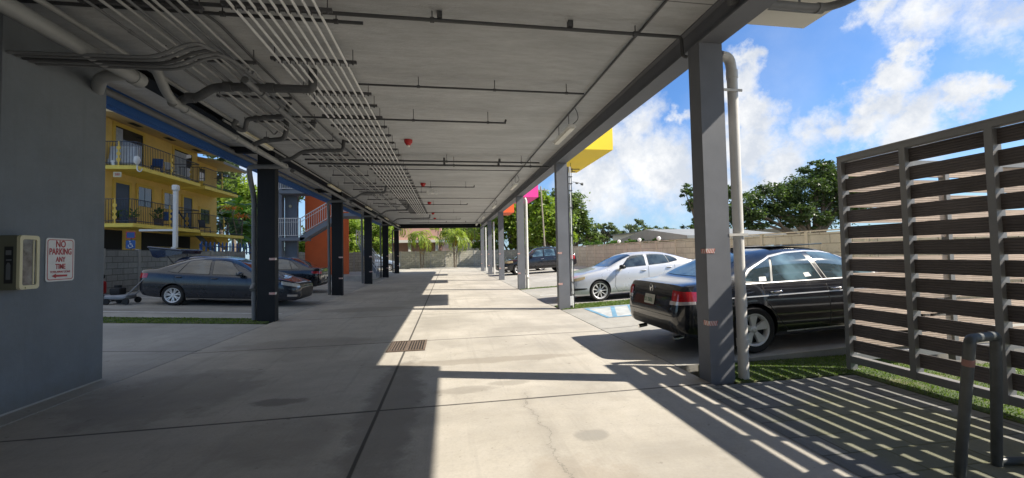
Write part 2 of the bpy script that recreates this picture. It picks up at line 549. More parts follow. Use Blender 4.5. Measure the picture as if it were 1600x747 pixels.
M['pipe_light'] = mat('pale_pvc_pipe', (0.26, 0.265, 0.26), 0.5, 0, 0.18, 2.0)
M['pipe_white'] = mat('white_pvc_pipe', (0.62, 0.60, 0.56), 0.5, 0, 0.14, 2.0)
M['emt'] = mat('galvanised_conduit', (0.72, 0.72, 0.71), 0.42, 0.15, 0.12, 3.0)
M['emt_shaded'] = mat('shaded_conduit', (0.42, 0.42, 0.41), 0.45, 0.15, 0.15, 3.0)  # darker copy of emt: the dim left corner is put into the colour
M['strut'] = mat('strut_channel', (0.10, 0.10, 0.105), 0.5, 0.4, 0.15, 6.0)
M['cream'] = mat('cream_plastic', (0.62, 0.56, 0.36), 0.45, 0, 0.08, 5)
M['lens'] = mat('light_lens', (0.72, 0.70, 0.62), 0.3, 0, 0.05, 8)
M['white'] = mat('white_paint', (0.78, 0.78, 0.76), 0.5, 0, 0.06, 4)
M['red'] = mat('red_plastic', (0.45, 0.02, 0.02), 0.4, 0, 0.1, 6)
M['black'] = mat('black_rubber', (0.015, 0.015, 0.016), 0.7, 0, 0.2, 8)
M['tape_w'] = mat('white_tape', (0.70, 0.66, 0.62), 0.35, 0, 0.06, 6)
M['tape_r'] = mat('red_tape', (0.45, 0.07, 0.04), 0.35, 0, 0.06, 6)
M['screen'] = mat('screen_frame_paint', (0.20, 0.197, 0.195), 0.5, 0, 0.10, 3)
M['screen_top'] = mat('screen_cap', (0.30, 0.28, 0.26), 0.6, 0, 0.1, 3)


def deck_mat(name, col):
    b = NB(name)
    g = b.math('ABSOLUTE', b.math('WRAP', b.z, 0.014, -0.014))
    lines = b.rng(g, 0.001, 0.005, 1, 0)
    grain = b.noise(1.0, 6, 0.7, vec=b.scaled((3, 3, 60)))
    c = b.mix(b.rng(grain, 0.3, 0.7), tuple(x * 0.78 for x in col), tuple(x * 1.12 for x in col))
    c = b.mix(b.math('MULTIPLY', lines, 0.55), c, tuple(x * 0.35 for x in col))
    oi = b.n.new('ShaderNodeObjectInfo')
    tone = b.rng(oi.outputs['Random'], 0.0, 1.0, 0.78, 1.22)
    tn = b.n.new('ShaderNodeCombineXYZ')
    for q in range(3):
        b.l.new(tone, tn.inputs[q])
    c = b.mix(1.0, c, tn.outputs[0], 'MULTIPLY')
    c = b.mix(b.rng(b.noise(5, 6, 0.7), 0.5, 0.8, 0.0, 0.35), c, tuple(x * 1.5 + 0.02 for x in col))
    b.l.new(c, b.p.inputs['Base Color'])
    b.p.inputs['Roughness'].default_value = 0.75
    b.bump(b.math('SUBTRACT', 1.0, lines), 0.8, 0.006)
    return b.mt


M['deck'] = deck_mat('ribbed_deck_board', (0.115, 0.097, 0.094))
M['deck_sun'] = deck_mat('ribbed_deck_board_sunlit', (0.46, 0.345, 0.265))  # lit copy of the same decking: sunlight is painted into its paler colour
M['bark'] = mat('bark', (0.16, 0.13, 0.10), 0.95, 0, 0.35, 6, 0.6, 14)
M['bark_pale'] = mat('palm_bark', (0.30, 0.26, 0.21), 0.95, 0, 0.3, 8, 0.5, 20)

# ------------------------------------------------------------------ geometry helpers
LOC = {}          # world location of every thing, so that parts can be written in world coordinates


class MB:
    """collects shapes, then links them as ONE mesh object"""
    def __init__(s):
        s.v, s.f, s.mi, s.sm = [], [], [], []
        s.k, s.smooth = 0, False

    def add(s, vs, fs, k=None, smooth=None):
        o = len(s.v)
        s.v += [tuple(p) for p in vs]
        for q in fs:
            s.f.append([i + o for i in q])
            s.mi.append(s.k if k is None else k)
            s.sm.append(s.smooth if smooth is None else smooth)
        return s

    def box(s, x0, x1, y0, y1, z0, z1, k=None):
        vs = [(x, y, z) for x in (x0, x1) for y in (y0, y1) for z in (z0, z1)]
        return s.add(vs, [(0, 1, 3, 2), (4, 6, 7, 5), (0, 4, 5, 1), (2, 3, 7, 6), (0, 2, 6, 4), (1, 5, 7, 3)], k, False)

    def obox(s, c, size, rot=None, bev=0.0, k=None):
        """oriented box with an optional chamfer on all edges"""
        hx, hy, hz = (q / 2 for q in size)
        rot = rot or Matrix.Identity(3)
        c = Vector(c)
        if bev <= 0:
            vs = [c + rot @ Vector((x, y, z)) for x in (-hx, hx) for y in (-hy, hy) for z in (-hz, hz)]
            return s.add(vs, [(0, 1, 3, 2), (4, 6, 7, 5), (0, 4, 5, 1), (2, 3, 7, 6), (0, 2, 6, 4), (1, 5, 7, 3)], k, False)
        bm = bmesh.new()
        bmesh.ops.create_cube(bm, size=1)
        for v in bm.verts:
            v.co = Vector((v.co.x * hx * 2, v.co.y * hy * 2, v.co.z * hz * 2))
        bmesh.ops.bevel(bm, geom=list(bm.edges), offset=bev, segments=2, affect='EDGES', profile=0.5)
        return s.bm(bm, Matrix.Translation(c) @ rot.to_4x4(), k)

    def bm(s, bm, mtx=None, k=None, smooth=False):
        bm.verts.index_update()
        vs = [(mtx @ v.co if mtx else v.co.copy()) for v in bm.verts]
        fs = [[v.index for v in f.verts] for f in bm.faces]
        bm.free()
        return s.add(vs, fs, k, smooth)

    def tube(s, pts, r, n=10, fillet=0.0, k=None, cap=True, r1=None):
        """round tube along a path, corners rounded by fillet; r1 = end radius (taper)"""
        P = [Vector(p) for p in pts]
        if fillet > 0 and len(P) > 2:
            Q = [P[0]]
            for a, b, c in zip(P, P[1:], P[2:]):
                d1 = min(fillet, (a - b).length * 0.49)
                d2 = min(fillet, (c - b).length * 0.49)
                p, q = b + (a - b).normalized() * d1, b + (c - b).normalized() * d2
                for t in (0, .2, .4, .6, .8, 1):
                    Q.append(p * (1 - t) ** 2 + b * 2 * t * (1 - t) + q * t * t)
            Q.append(P[-1])
            P = Q
        T = []
        for i in range(len(P)):
            a, b = P[max(0, i - 1)], P[min(len(P) - 1, i + 1)]
            T.append((b - a).normalized())
        up = Vector((0, 0, 1)) if abs(T[0].z) < 0.9 else Vector((1, 0, 0))
        u = T[0].cross(up).normalized()
        vs, fs = [], []
        for i, p in enumerate(P):
            if i:
                ax = T[i - 1].cross(T[i])
                if ax.length > 1e-6:
                    u = Matrix.Rotation(T[i - 1].angle(T[i]), 3, ax.normalized()) @ u
            w = T[i].cross(u).normalized()
            rr = r if r1 is None else r + (r1 - r) * i / (len(P) - 1)
            for j in range(n):
                a = 2 * math.pi * j / n
                vs.append(p + u * (math.cos(a) * rr) + w * (math.sin(a) * rr))
        for i in range(len(P) - 1):
            for j in range(n):
                fs.append((i * n + j, i * n + (j + 1) % n, (i + 1) * n + (j + 1) % n, (i + 1) * n + j))
        s.add(vs, fs, k, True)
        if cap:
            o = len(s.v) - len(vs)
            s.add([], [], k)
            s.f.append([o + j for j in range(n)][::-1]); s.mi.append(s.k if k is None else k); s.sm.append(False)
            s.f.append([o + (len(P) - 1) * n + j for j in range(n)]); s.mi.append(s.k if k is None else k); s.sm.append(False)
        return s

    def lathe(s, prof, n=24, axis='z', c=(0, 0, 0), k=None, smooth=True, closed=False):
        """profile of (radius, height) turned round an axis through c"""
        vs, fs = [], []
        for (r, h) in prof:
            for j in range(n):
                a = 2 * math.pi * j / n
                x, y = r * math.cos(a), r * math.sin(a)
                p = (x, y, h) if axis == 'z' else ((x, h, y) if axis == 'y' else (h, x, y))
                vs.append((p[0] + c[0], p[1] + c[1], p[2] + c[2]))
        m_ = len(prof)
        for i in range(m_ if closed else m_ - 1):
            for j in range(n):
                i2 = (i + 1) % m_
                fs.append((i * n + j, i * n + (j + 1) % n, i2 * n + (j + 1) % n, i2 * n + j))
        return s.add(vs, fs, k, smooth)

    def disc(s, c, r, axis='y', n=24, k=None):
        vs = []
        for j in range(n):
            a = 2 * math.pi * j / n
            x, y = r * math.cos(a), r * math.sin(a)
            p = (x, y, 0) if axis == 'z' else ((x, 0, y) if axis == 'y' else (0, x, y))
            vs.append((p[0] + c[0], p[1] + c[1], p[2] + c[2]))
        return s.add(vs, [list(range(n))], k, False)

    def prism(s, poly, axis, a, b, k=None):
        """polygon given in the two other coordinates, extruded from a to b along axis"""
        def p3(u, v, w):
            return (w, u, v) if axis == 'x' else ((u, w, v) if axis == 'y' else (u, v, w))
        n = len(poly)
        vs = [p3(u, v, a) for u, v in poly] + [p3(u, v, b) for u, v in poly]
        fs = [list(range(n))[::-1], [n + i for i in range(n)]] + [(i, (i + 1) % n, n + (i + 1) % n, n + i) for i in range(n)]
        return s.add(vs, fs, k, False)

    def build(s, name, mats, parent=None, origin=None, recalc=True):
        if not isinstance(mats, (list, tuple)):
            mats = [mats]
        me = bpy.data.meshes.new(name)
        if parent is not None:
            org = LOC[parent.name]
        elif origin is not None:
            org = Vector(origin)
        else:
            a = np.array(s.v)
            org = Vector(((a[:, 0].min() + a[:, 0].max()) / 2, (a[:, 1].min() + a[:, 1].max()) / 2, a[:, 2].min()))
        vs = [(p[0] - org[0], p[1] - org[1], p[2] - org[2]) for p in s.v]
        me.from_pydata(vs, [], s.f)
        me.polygons.foreach_set('material_index', s.mi)
        me.polygons.foreach_set('use_smooth', s.sm)
        for q in mats:
            me.materials.append(q)
        if recalc:
            b = bmesh.new()
            b.from_mesh(me)
            bmesh.ops.recalc_face_normals(b, faces=b.faces)
            b.to_mesh(me)
            b.free()
        me.update()
        if any(s.sm):
            me.set_sharp_from_angle(angle=R(42))
        o = bpy.data.objects.new(name, me)
        C.objects.link(o)
        if parent is not None:
            o.parent = parent
            LOC[o.name] = org
        else:
            o.location = org
            LOC[o.name] = org
        return o


def tag(o, label=None, cat=None, group=None, kind=None):
    if label:
        o['label'] = label
    if cat:
        o['category'] = cat
    if group:
        o['group'] = group
    if kind:
        o['kind'] = kind
    return o


def thing(name, label, cat, loc, group=None, rz=0.0):
    o = bpy.data.objects.new(name, None)
    o.empty_display_size = 0.2
    C.objects.link(o)
    o.location = loc
    o.rotation_euler = (0, 0, rz)
    LOC[o.name] = Vector(loc)
    return tag(o, label, cat, group)


def copy_tree(o, parent=None):
    c = o.copy()
    C.objects.link(c)
    LOC[c.name] = LOC.get(o.name, Vector())
    if parent is not None:
        c.parent = parent
    for ch in list(o.children):
        copy_tree(ch, c)
    return c


def grid(nx, ny, fn):
    vs = [fn(i / nx, j / ny) for j in range(ny + 1) for i in range(nx + 1)]
    fs = [(j * (nx + 1) + i, j * (nx + 1) + i + 1, (j + 1) * (nx + 1) + i + 1, (j + 1) * (nx + 1) + i) for j in range(ny) for i in range(nx)]
    return vs, fs


# ------------------------------------------------------------------ ground, driveway, parking bays
XL, XR = -4.40, 3.13            # edges of the covered driveway
SL, SR = 0.055, 0.040           # the bays on both sides rise gently away from the driveway
COLS = [4.53, 11.25, 18.0, 24.75, 31.5, 38.25]
WL_X, WR_X, WF_Y = -12.1, 12.0, 50.0


def lot_z(x):
    if x > XR:
        return min(x - XR, 9.5) * SR
    if x < XL:
        return min(XL - x, 8.4) * SL
    return 0.0


b = MB()
b.add(*grid(1, 1, lambda u, v: (-1400 + 2800 * u, -200 + 2600 * v, -0.35)))
tag(b.build('ground', M['ground'], origin=(0, 0, -0.35)), kind='structure')
b = MB()
b.add(*grid(1, 1, lambda u, v: (XL + (XR - XL) * u, -32 + 81.9 * v, 0)))
b.box(XL, XR, -32, 49.9, -0.3, -0.01)
tag(b.build('driveway', M['drive'], origin=(0, 0, 0)), kind='structure')


def lot(name, x0, x1, y0, y1, side):
    b = MB()
    zf = lambda x: lot_z(x) + 0.004
    vs = [(x0, y0, zf(x0)), (x1, y0, zf(x1)), (x1, y1, zf(x1)), (x0, y1, zf(x0))]
    lo = [(x, y, -0.3) for x, y, z in vs]
    b.add(vs + lo, [(0, 1, 2, 3), (0, 4, 5, 1), (1, 5, 6, 2), (2, 6, 7, 3), (3, 7, 4, 0)])
    return tag(b.build(name, M['lot'], origin=(x0, y0, 0)), kind='structure')


# right-hand bays start behind the turf strip of the first column, left-hand ones run the whole length
lot('parking_bay', XR + 0.012, WR_X, 5.28, 11.12, 1)
lot('parking_bay', XR + 0.012, WR_X, 12.05, 17.7, 1)
lot('parking_bay', XR + 0.012, WR_X, 18.3, 49.9, 1)
lot('parking_bay', WL_X, XL - 0.012, -32, 10.85, -1)
lot('parking_bay', WL_X, XL - 0.012, 11.75, 49.9, -1)

b = MB()
b.add(*grid(1, 1, lambda u, v: (2.84 + 2.2 * u, -4 + 8.44 * v, 0.0)))
for q in range(len(b.v)):
    b.v[q] = (b.v[q][0], b.v[q][1], 0.005)
tag(b.build('paving', M['paver'], origin=(2.84, 0, 0)), kind='structure')
b = MB()
b.box(XR + 0.012, 40, -32, 4.42, -0.3, -0.002)
tag(b.build('pavement', M['slab'], origin=(5, 0, -0.3)), kind='structure')


def turf(name, x0, x1, y0, y1, nb, zfun=lambda x: 0.0, blade_h=0.02, label=None):
    """artificial turf: a base sheet and many short blades"""
    b = MB()
    vs = [(x0, y0, zfun(x0) + 0.010), (x1, y0, zfun(x1) + 0.010), (x1, y1, zfun(x1) + 0.010), (x0, y1, zfun(x0) + 0.010)]
    lo = [(x, y, z - 0.2) for x, y, z in vs]
    b.add(vs + lo, [(0, 1, 2, 3), (0, 4, 5, 1), (1, 5, 6, 2), (2, 6, 7, 3), (3, 7, 4, 0)], 0)
    xs, ys = rng.uniform(x0, x1, nb), rng.uniform(y0, y1, nb)
    an = rng.uniform(0, 6.28, nb)
    hs = rng.uniform(0.5, 1.0, nb) * blade_h
    tx, ty = rng.normal(0, 0.35, nb) * blade_h, rng.normal(0, 0.35, nb) * blade_h
    w = 0.006 if nb > 4000 else 0.02
    for x, y, a, h, dx, dy in zip(xs, ys, an, hs, tx, ty):
        z = zfun(x) + 0.010
        b.add([(x - w * math.cos(a), y - w * math.sin(a), z), (x + w * math.cos(a), y + w * math.sin(a), z), (x + dx, y + dy, z + h)], [(0, 1, 2)], 1)
    return tag(b.build('artificial_turf', [M['turf_base'], M['blade']], origin=((x0 + x1) / 2, (y0 + y1) / 2, 0), recalc=False), kind='stuff')


turf('a', XR + 0.3, 6.6, 4.48, 5.25, 9000)
turf('b', 5.06, 8.6, 0.2, 4.47, 26000, blade_h=0.026)
turf('c', XR + 0.06, 6.3, 11.14, 12.03, 3000, lambda x: lot_z(x))
turf('d', XR + 0.06, 9.0, 17.72, 18.28, 800, lambda x: lot_z(x))
turf('e', -11.5, XL - 0.1, 10.87, 11.73, 4000, lambda x: lot_z(x))


def painted(name, polys, m_, z=0.0085):
    b = MB()
    for P in polys:
        b.add([(x, y, lot_z(x) + z) for x, y in P], [list(range(len(P)))])
    return tag(b.build(name, m_, recalc=False), kind='structure')


M['paint_blue'] = mat('worn_blue_paint', (0.14, 0.29, 0.42), 0.7, 0, 0.35, 8)
M['paint_white'] = mat('worn_white_paint', (0.62, 0.62, 0.60), 0.7, 0, 0.3, 6)
M['paint_pale'] = mat('pale_hatch_paint', (0.42, 0.44, 0.44), 0.7, 0, 0.3, 6)


def strip(x0, y0, x1, y1, w):
    d = Vector((x1 - x0, y1 - y0)).normalized()
    nx, ny = -d.y * w / 2, d.x * w / 2
    return [(x0 + nx, y0 + ny), (x0 - nx, y0 - ny), (x1 - nx, y1 - ny), (x1 + nx, y1 + ny)]


hx0, hx1, hy0, hy1 = 3.75, 8.6, 9.35, 10.95
painted('pavement_marking', [[(hx0, hy0), (hx1, hy0), (hx1, hy1), (hx0, hy1)]], M['paint_pale'], 0.008)
hat = [strip(hx0, hy0, hx1, hy0, .1), strip(hx0, hy1, hx1, hy1, .1), strip(hx0 + .05, hy0 + .06, hx0 + .05, hy1 - .06, .1)]
for k in range(9):
    x = hx0 + 0.25 + k * 0.5
    hat.append(strip(x, hy0 + 0.07, x + 0.55, hy1 - 0.07, 0.11))
painted('pavement_marking', hat, M['paint_blue'], 0.012)
painted('pavement_marking', [strip(-11.2, 12.72, -4.7, 12.60, .1), strip(-11.2, 16.05, -4.7, 16.05, .1), strip(-11.2, 18.4, -4.7, 18.4, .1), strip(-11.2, 22.2, -4.7, 22.2, .1),
                             strip(3.4, 14.9, 9.0, 14.9, .1), strip(3.4, 21.5, 9.0, 21.5, .1), strip(3.4, 24.6, 9.0, 24.6, .1), strip(3.4, 27.2, 9.0, 27.2, .1),
                             strip(3.4, 30.2, 9.0, 30.2, .1), strip(3.4, 34, 9.0, 34, .1)], M['paint_white'])


# kerbed walkway under the stair tower and at the far wall
b = MB()
b.box(-11.9, -5.0, 26.6, 34.0, 0.0, 0.42)
tag(b.build('walkway', M['slab']), kind='structure')
b = MB()
b.box(-4.3, 11.9, 48.2, 49.88, -0.2, 0.10)
tag(b.build('walkway', M['slab']), kind='structure')

# floor drain in the driveway
t = thing('floor_drain', 'rusty rectangular grate set in the sunlit driveway concrete', 'drain', (-0.71, 7.52, 0.004))
b = MB()
M['rust'] = mat('rusty_iron', (0.15, 0.112, 0.088), 0.85, 0.2, 0.35, 14, 0.3)
b.box(-1.0, -0.42, 7.15, 7.92, 0.003, 0.006, 1)
for k in range(13):
    x = -0.985 + k * 0.0455
    b.box(x, x + 0.02, 7.18, 7.89, 0.0061, 0.016)
o = b.build('grate', [M['rust'], M['black']], t)
b = MB()
for (x0, x1, y0, y1) in ((-1.04, -0.40, 7.12, 7.16), (-1.04, -0.40, 7.91, 7.95), (-1.04, -1.0, 7.16, 7.91), (-0.44, -0.40, 7.16, 7.91), (-0.735, -0.695, 7.16, 7.91)):
    b.box(x0, x1, y0, y1, 0.0035, 0.0175)
b.build('frame', M['rust'], t)

# ------------------------------------------------------------------ the building on stilts
CEIL = 4.50
bld = thing('apartment_building', 'grey apartment block on steel columns whose raised slab roofs the driveway', 'building', (-0.6, 17.0, 0.0))
b = MB()
b.box(-5.55, 3.62, -22.0, 39.3, CEIL, CEIL + 0.32)
b.build('floor_slab', M['ceiling'], bld)
b = MB()
b.box(-5.60, 3.55, -21.9, 39.2, CEIL + 0.322, 27.5)
for fl in range(7):                     # strip windows of the upper storeys
    z = CEIL + 1.2 + fl * 3.1
    for yy in range(-12, 38, 5):
        b.box(3.551, 3.60, yy, yy + 2.4, z, z + 1.5, 1)
b.build('upper_storeys', [M['stucco_upper'], M['steel_dark']], bld)
b = MB()
b.box(3.63, 4.72, -22.0, 4.62, CEIL + 0.03, CEIL + 0.33)
b.box(3.9, 4.55, 4.28, 4.30, CEIL + 0.024, CEIL + 0.0305, 1)
b.box(3.626, 4.72, -22, 4.62, CEIL + 0.335, 9.0)
o = b.build('overhang', [M['soffit'], M['pipe_grey']], bld)
o['label'] = 'cream soffit jutting out past the first column'
for nm, y0, y1, mm, lab in (('projecting_bay', 11.75, 15.3, 'yellow', 'bright yellow boxed bay'), ('projecting_bay', 22.15, 25.0, 'pink', 'hot pink boxed bay'),
                            ('projecting_bay', 30.5, 33.0, 'orange_bay', 'orange boxed bay')):
    b = MB()
    b.box(3.63, 5.08, y0, y1, 4.74, 8.4)
    o = b.build(nm, M[mm], bld)
    o['label'] = lab


def ibeam(b, axis, c0, a0, a1, z0, z1, w=0.31, tf=0.022):
    """steel I-section along an axis, centred on c0"""
    if axis == 'y':
        b.box(c0 - w / 2, c0 + w / 2, a0, a1, z0, z0 + tf)
        b.box(c0 - w / 2, c0 + w / 2, a0, a1, z1 - tf, z1)
        b.box(c0 - 0.012, c0 + 0.012, a0, a1, z0 + tf + 0.001, z1 - tf - 0.001)
    else:
        b.box(a0, a1, c0 - w / 2, c0 + w / 2, z0, z0 + tf)
        b.box(a0, a1, c0 - w / 2, c0 + w / 2, z1 - tf, z1)
        b.box(a0, a1, c0 - 0.012, c0 + 0.012, z0 + tf + 0.001, z1 - tf - 0.001)


b = MB()
ibeam(b, 'y', 3.285, -22, 38.5, 4.20, CEIL - 0.003)
b.box(3.20, 3.214, -22, 38.5, 4.224, CEIL - 0.026)
b.build('edge_beam', M['steel'], bld)
b = MB()
ibeam(b, 'y', -4.58, 6.4, 38.5, 4.385, CEIL - 0.003, 0.30, 0.014)
b.build('edge_beam', M['steel_dark'], bld)
b = MB()
ibeam(b, 'x', 38.45, -4.38, 3.12, 4.12, CEIL - 0.004, 0.31)
b.build('end_beam', M['steel_dark'], bld)
b = MB()
b.box(-5.56, -5.45, 3, 39.2, 4.20, 4.499)
b.box(-5.56, -5.50, 3, 39.2, 4.16, 4.1995)
o = b.build('fascia_beam', M['blue_beam'], bld)
o['label'] = 'deep blue fascia along the left edge'
for yc in COLS[1:]:
    b = MB()
    b.box(-5.448, -4.78, yc + 0.02, yc + 0.16, 4.34, 4.49)
    b.build('outrigger', M['steel_dark'], bld)


def column(x0, x1, y0, mm):
    b = MB()
    d = 0.24
    b.box(x0, x1, y0, y0 + d, -0.02, 4.197 if x0 > 0 else 4.383)
    b.box(x0 - 0.006, x0, y0 + 0.0, y0 + 0.03, 0, 4.1)
    b.box(x1, x1 + 0.006, y0, y0 + 0.03, 0, 4.1)
    o = b.build('column', M[mm], bld)
    for z in (0.72, 1.60):              # worn reflective bands
        b = MB()
        b.box(x0 - 0.009, x1 - 0.21 if x0 > 0 else x1 + 0.004, y0 - 0.003, y0 + 0.1, z - 0.028, z + 0.028, 0)
        if x0 < 0:
            b.v = []
            b.f = []
            b.mi = []
            b.sm = []
            b.box(x1 - 0.13, x1 + 0.009, y0 - 0.003, y0 + 0.1, z - 0.028, z + 0.028, 0)
        xa, xb = (x0 - 0.009, x1 - 0.21) if x0 > 0 else (x1 - 0.13, x1 + 0.009)
        for q in range(5):
            u0 = xa + (xb - xa) * (q / 5)
            u1 = u0 + (xb - xa) * 0.1
            b.add([(u0, y0 - 0.0036, z - 0.028), (u1, y0 - 0.0036, z - 0.028), (u1 + 0.022, y0 - 0.0036, z + 0.028), (u0 + 0.022, y0 - 0.0036, z + 0.028)], [(0, 1, 2, 3)], 1)
        if x0 > 0:
            for q in range(3):
                v0 = y0 + 0.005 + q * 0.034
                b.add([(x0 - 0.0096, v0, z - 0.028), (x0 - 0.0096, v0 + 0.017, z - 0.028), (x0 - 0.0096, v0 + 0.03, z + 0.028), (x0 - 0.0096, v0 + 0.013, z + 0.028)], [(0, 1, 2, 3)], 1)
        b.build('reflective_band', [M['tape_w'], M['tape_r']], o, recalc=False)
    return o


for yc in [-15.75, -9.0, -2.25] + COLS:
    column(3.13, 3.44, yc, 'steel')
    if yc > 6:
        column(-4.78, -4.37, yc, 'steel_dark')
b = MB()
b.box(-5.6, -4.66, 5.06, 6.40, -0.02, CEIL - 0.002)
b.box(-4.659, -4.652, 5.0605, 6.3995, 0.0, 0.035, 1)
o = b.build('pier', [M['stucco_blue'], M['slab']], bld)
o['label'] = 'blue grey stucco pier with the parking sign'
b = MB()
b.box(-5.9, -5.55, -22, 5.055, -0.02, CEIL - 0.002)
b.build('recessed_wall', M['steel_dark'], bld)

# ------------------------------------------------------------------ services under the ceiling
def pipe(name, pts, r, mm, label, group=None, fillet=0.0, n=10, cat='pipe', joints=(), extra=None):
    b = MB()
    b.tube(pts, r, n, fillet)
    for (p, d) in joints:               # sleeve couplings: point and axis direction
        p, d = Vector(p), Vector(d).normalized()
        b.tube([p - d * r * 0.9, p + d * r * 0.9], r * 1.16, n)
    if extra:
        extra(b)
    return tag(b.build(name, M[mm]), label, cat, group)


# the straight bundle of nine conduits and its trapeze hangers
cx0, cx1 = -2.20, -1.34
for k in range(9):
    x = cx0 + (cx1 - cx0) * k / 8
    end = 27.3 if k > 2 else 19.6
    b = MB()
    b.tube([(x, 1.0, 4.285), (x, end, 4.285), (x, end + 0.12, CEIL)], 0.0165, 8, 0.1)
    q = 3.0
    while q < end:
        b.tube([(x, q, 4.285), (x, q + 0.06, 4.285)], 0.0215, 8)
        q += 3.05
    tag(b.build('conduit', M['emt']), 'thin bright conduit in the straight bundle of nine running down the ceiling', 'conduit', 'bundle of nine ceiling conduits')
hang = thing('trapeze_hanger', 'black strut channel hung on two rods under the bundle of nine conduits', 'hanger', (-1.77, 4.62, 4.25), 'hangers under the nine conduits')
b = MB()
b.box(-2.32, -1.21, 4.60, 4.642, 4.305, 4.342)
for k in range(9):
    x = cx0 + (cx1 - cx0) * k / 8
    b.box(x - 0.024, x - 0.018, 4.605, 4.637, 4.262, 4.3045)
    b.box(x + 0.018, x + 0.024, 4.605, 4.637, 4.262, 4.3045)
b.build('channel', M['strut'], hang)
for x in (-2.27, -1.26):
    b = MB()
    b.tube([(x, 4.62, 4.29), (x, 4.62, CEIL)], 0.006, 6)
    b.tube([(x, 4.62, 4.285), (x, 4.62, 4.304)], 0.014, 6)
    b.build('rod', M['strut'], hang)
ys, y = [2.4, 3.5], 4.62
for st in (1.22, 1.12, 0.55, 0.62, 0.6, 0.62, 0.6, 0.62):
    y += st
    ys.append(y)
while y < 26.6:
    y += 0.62
    ys.append(y)
for y in ys:
    c = copy_tree(hang)
    c.location = (-1.77, y, 4.25)

# the looser bundle further left
lx = [-3.60, -3.44, -3.28, -3.17, -3.02, -2.92, -2.80, -2.68]
le = [9.5, 13.0, 16.5, 20.0, 24.0, 26.5, 24.5, 20.5]
for k, (x, e) in enumerate(zip(lx, le)):
    z = 4.275 if k % 2 else 4.285
    b = MB()
    b.tube([(x, 1.0, z), (x, e - 0.5, z), (x - 0.1, e, z + 0.02), (x - 0.1, e + 0.25, CEIL)], 0.0165, 8, 0.15)
    q = 2.2 + 0.13 * k
    while q < e - 0.6:
        b.tube([(x, q, z), (x, q + 0.07, z)], 0.0225, 8)
        q += 3.05
    tag(b.build('conduit', M['emt_shaded' if k % 3 else 'pipe_grey']), 'grey conduit in the loose bundle over the left side of the driveway', 'conduit', 'loose bundle of conduits on the left')
h2 = thing('trapeze_hanger', 'long black strut hanging under the loose left conduits', 'hanger', (-3.12, 4.75, 4.2), 'hangers under the left conduits')
b = MB()
b.box(-3.72, -2.56, 4.73, 4.772, 4.306, 4.34)
b.build('channel', M['strut'], h2)
for x in (-3.68, -2.60):
    b = MB()
    b.tube([(x, 4.75, 4.29), (x, 4.75, CEIL)], 0.006, 6)
    b.build('rod', M['strut'], h2)
for y in (2.6, 6.0, 7.3, 8.6, 9.9, 11.3, 12.7, 14.1, 15.6, 17.1, 18.6, 20.1, 21.6, 23.1):
    c = copy_tree(h2)
    c.location = (-3.12, y, 4.2)


# cast-iron and pvc drainage on the left
def sleeve(b, p, d, r):
    p, d = Vector(p), Vector(d).normalized()
    b.tube([p - d * r * 0.8, p + d * r * 0.8], r * 1.15, 12)


b = MB()
b.tube([(-3.98, 1.5, 4.0), (-3.96, 5.95, 3.99)], 0.085, 14)
sleeve(b, (-3.96, 5.9, 3.99), (0, 1, 0), 0.085)
b.tube([(-3.97, 5.78, 3.99), (-4.3, 5.82, 3.97), (-4.9, 6.55, 3.96), (-5.44, 6.6, 3.96)], 0.07, 12, 0.2)
tag(b.build('drain_pipe', M['pipe_light']), 'fat pale drain pipe ending in a capped joint beside the blue grey pier', 'pipe')
b = MB()
b.tube([(-3.82, 5.98, 4.24), (-3.86, 6.12, 4.2), (-3.96, 6.5, 4.0), (-4.0, 6.8, 3.97), (-4.06, 11.1, 3.96)], 0.062, 14, 0.18)
for y in (6.72, 7.0, 8.55, 9.4, 11.05):
    sleeve(b, (-4.0 - 0.06 * (y - 6.75) / 4.35, y, 3.965), (0, 1, 0), 0.062)
tag(b.build('drain_pipe', M['pipe_light']), 'pale jointed drain pipe slung along the left beam towards the nearest left column', 'pipe')
b = MB()
b.tube([(-4.03, 11.12, 3.96), (-4.5, 11.10, 3.95), (-4.93, 11.12, 3.94), (-4.96, 11.3, 3.6), (-4.93, 11.42, 3.2), (-4.92, 11.42, 0.05)], 0.062, 12, 0.12)
b.tube([(-4.92, 11.42, 0.95), (-4.92, 11.30, 0.82)], 0.07, 10)
sleeve(b, (-4.92, 11.42, 3.0), (0, 0, 1), 0.062)
sleeve(b, (-4.92, 11.42, 0.6), (0, 0, 1), 0.062)
tag(b.build('downpipe', M['pipe_grey']), 'dark grey downpipe hugging the nearest left column', 'pipe')
b = MB()
b.tube([(-4.02, 6.85, 4.0), (-3.92, 6.78, 4.06), (-3.68, 6.70, 4.06), (-3.42, 6.62, 4.19), (-3.2, 6.58, 4.195), (-2.12, 6.55, 4.195), (-2.0, 6.54, 4.195), (-2.0, 6.54, CEIL)], 0.062, 14, 0.09)
for p, d in (((-3.78, 6.72, 4.06), (1, 0, 0)), ((-3.2, 6.58, 4.195), (1, 0, 0)), ((-2.95, 6.57, 4.195), (1, 0, 0)), ((-2.6, 6.56, 4.195), (1, 0, 0))):
    sleeve(b, p, d, 0.066)
tag(b.build('waste_branch', M['pipe_iron']), 'thick black waste pipe rising in an S bend to cross under the conduits', 'pipe')
b = MB()
b.tube([(-4.05, 9.25, 4.0), (-3.8, 9.15, 4.08), (-3.35, 9.1, 4.12), (-3.28, 9.05, 4.34), (-3.28, 9.0, CEIL)], 0.048, 12, 0.08)
tmp = b
b = MB()
b.tube([(-3.80, 8.1, 4.18), (-3.86, 8.1, 4.05), (-3.70, 8.2, 4.0), (-3.62, 8.1, 4.2), (-2.95, 8.0, 4.24), (-2.85, 8.0, CEIL)], 0.042, 12, 0.07)
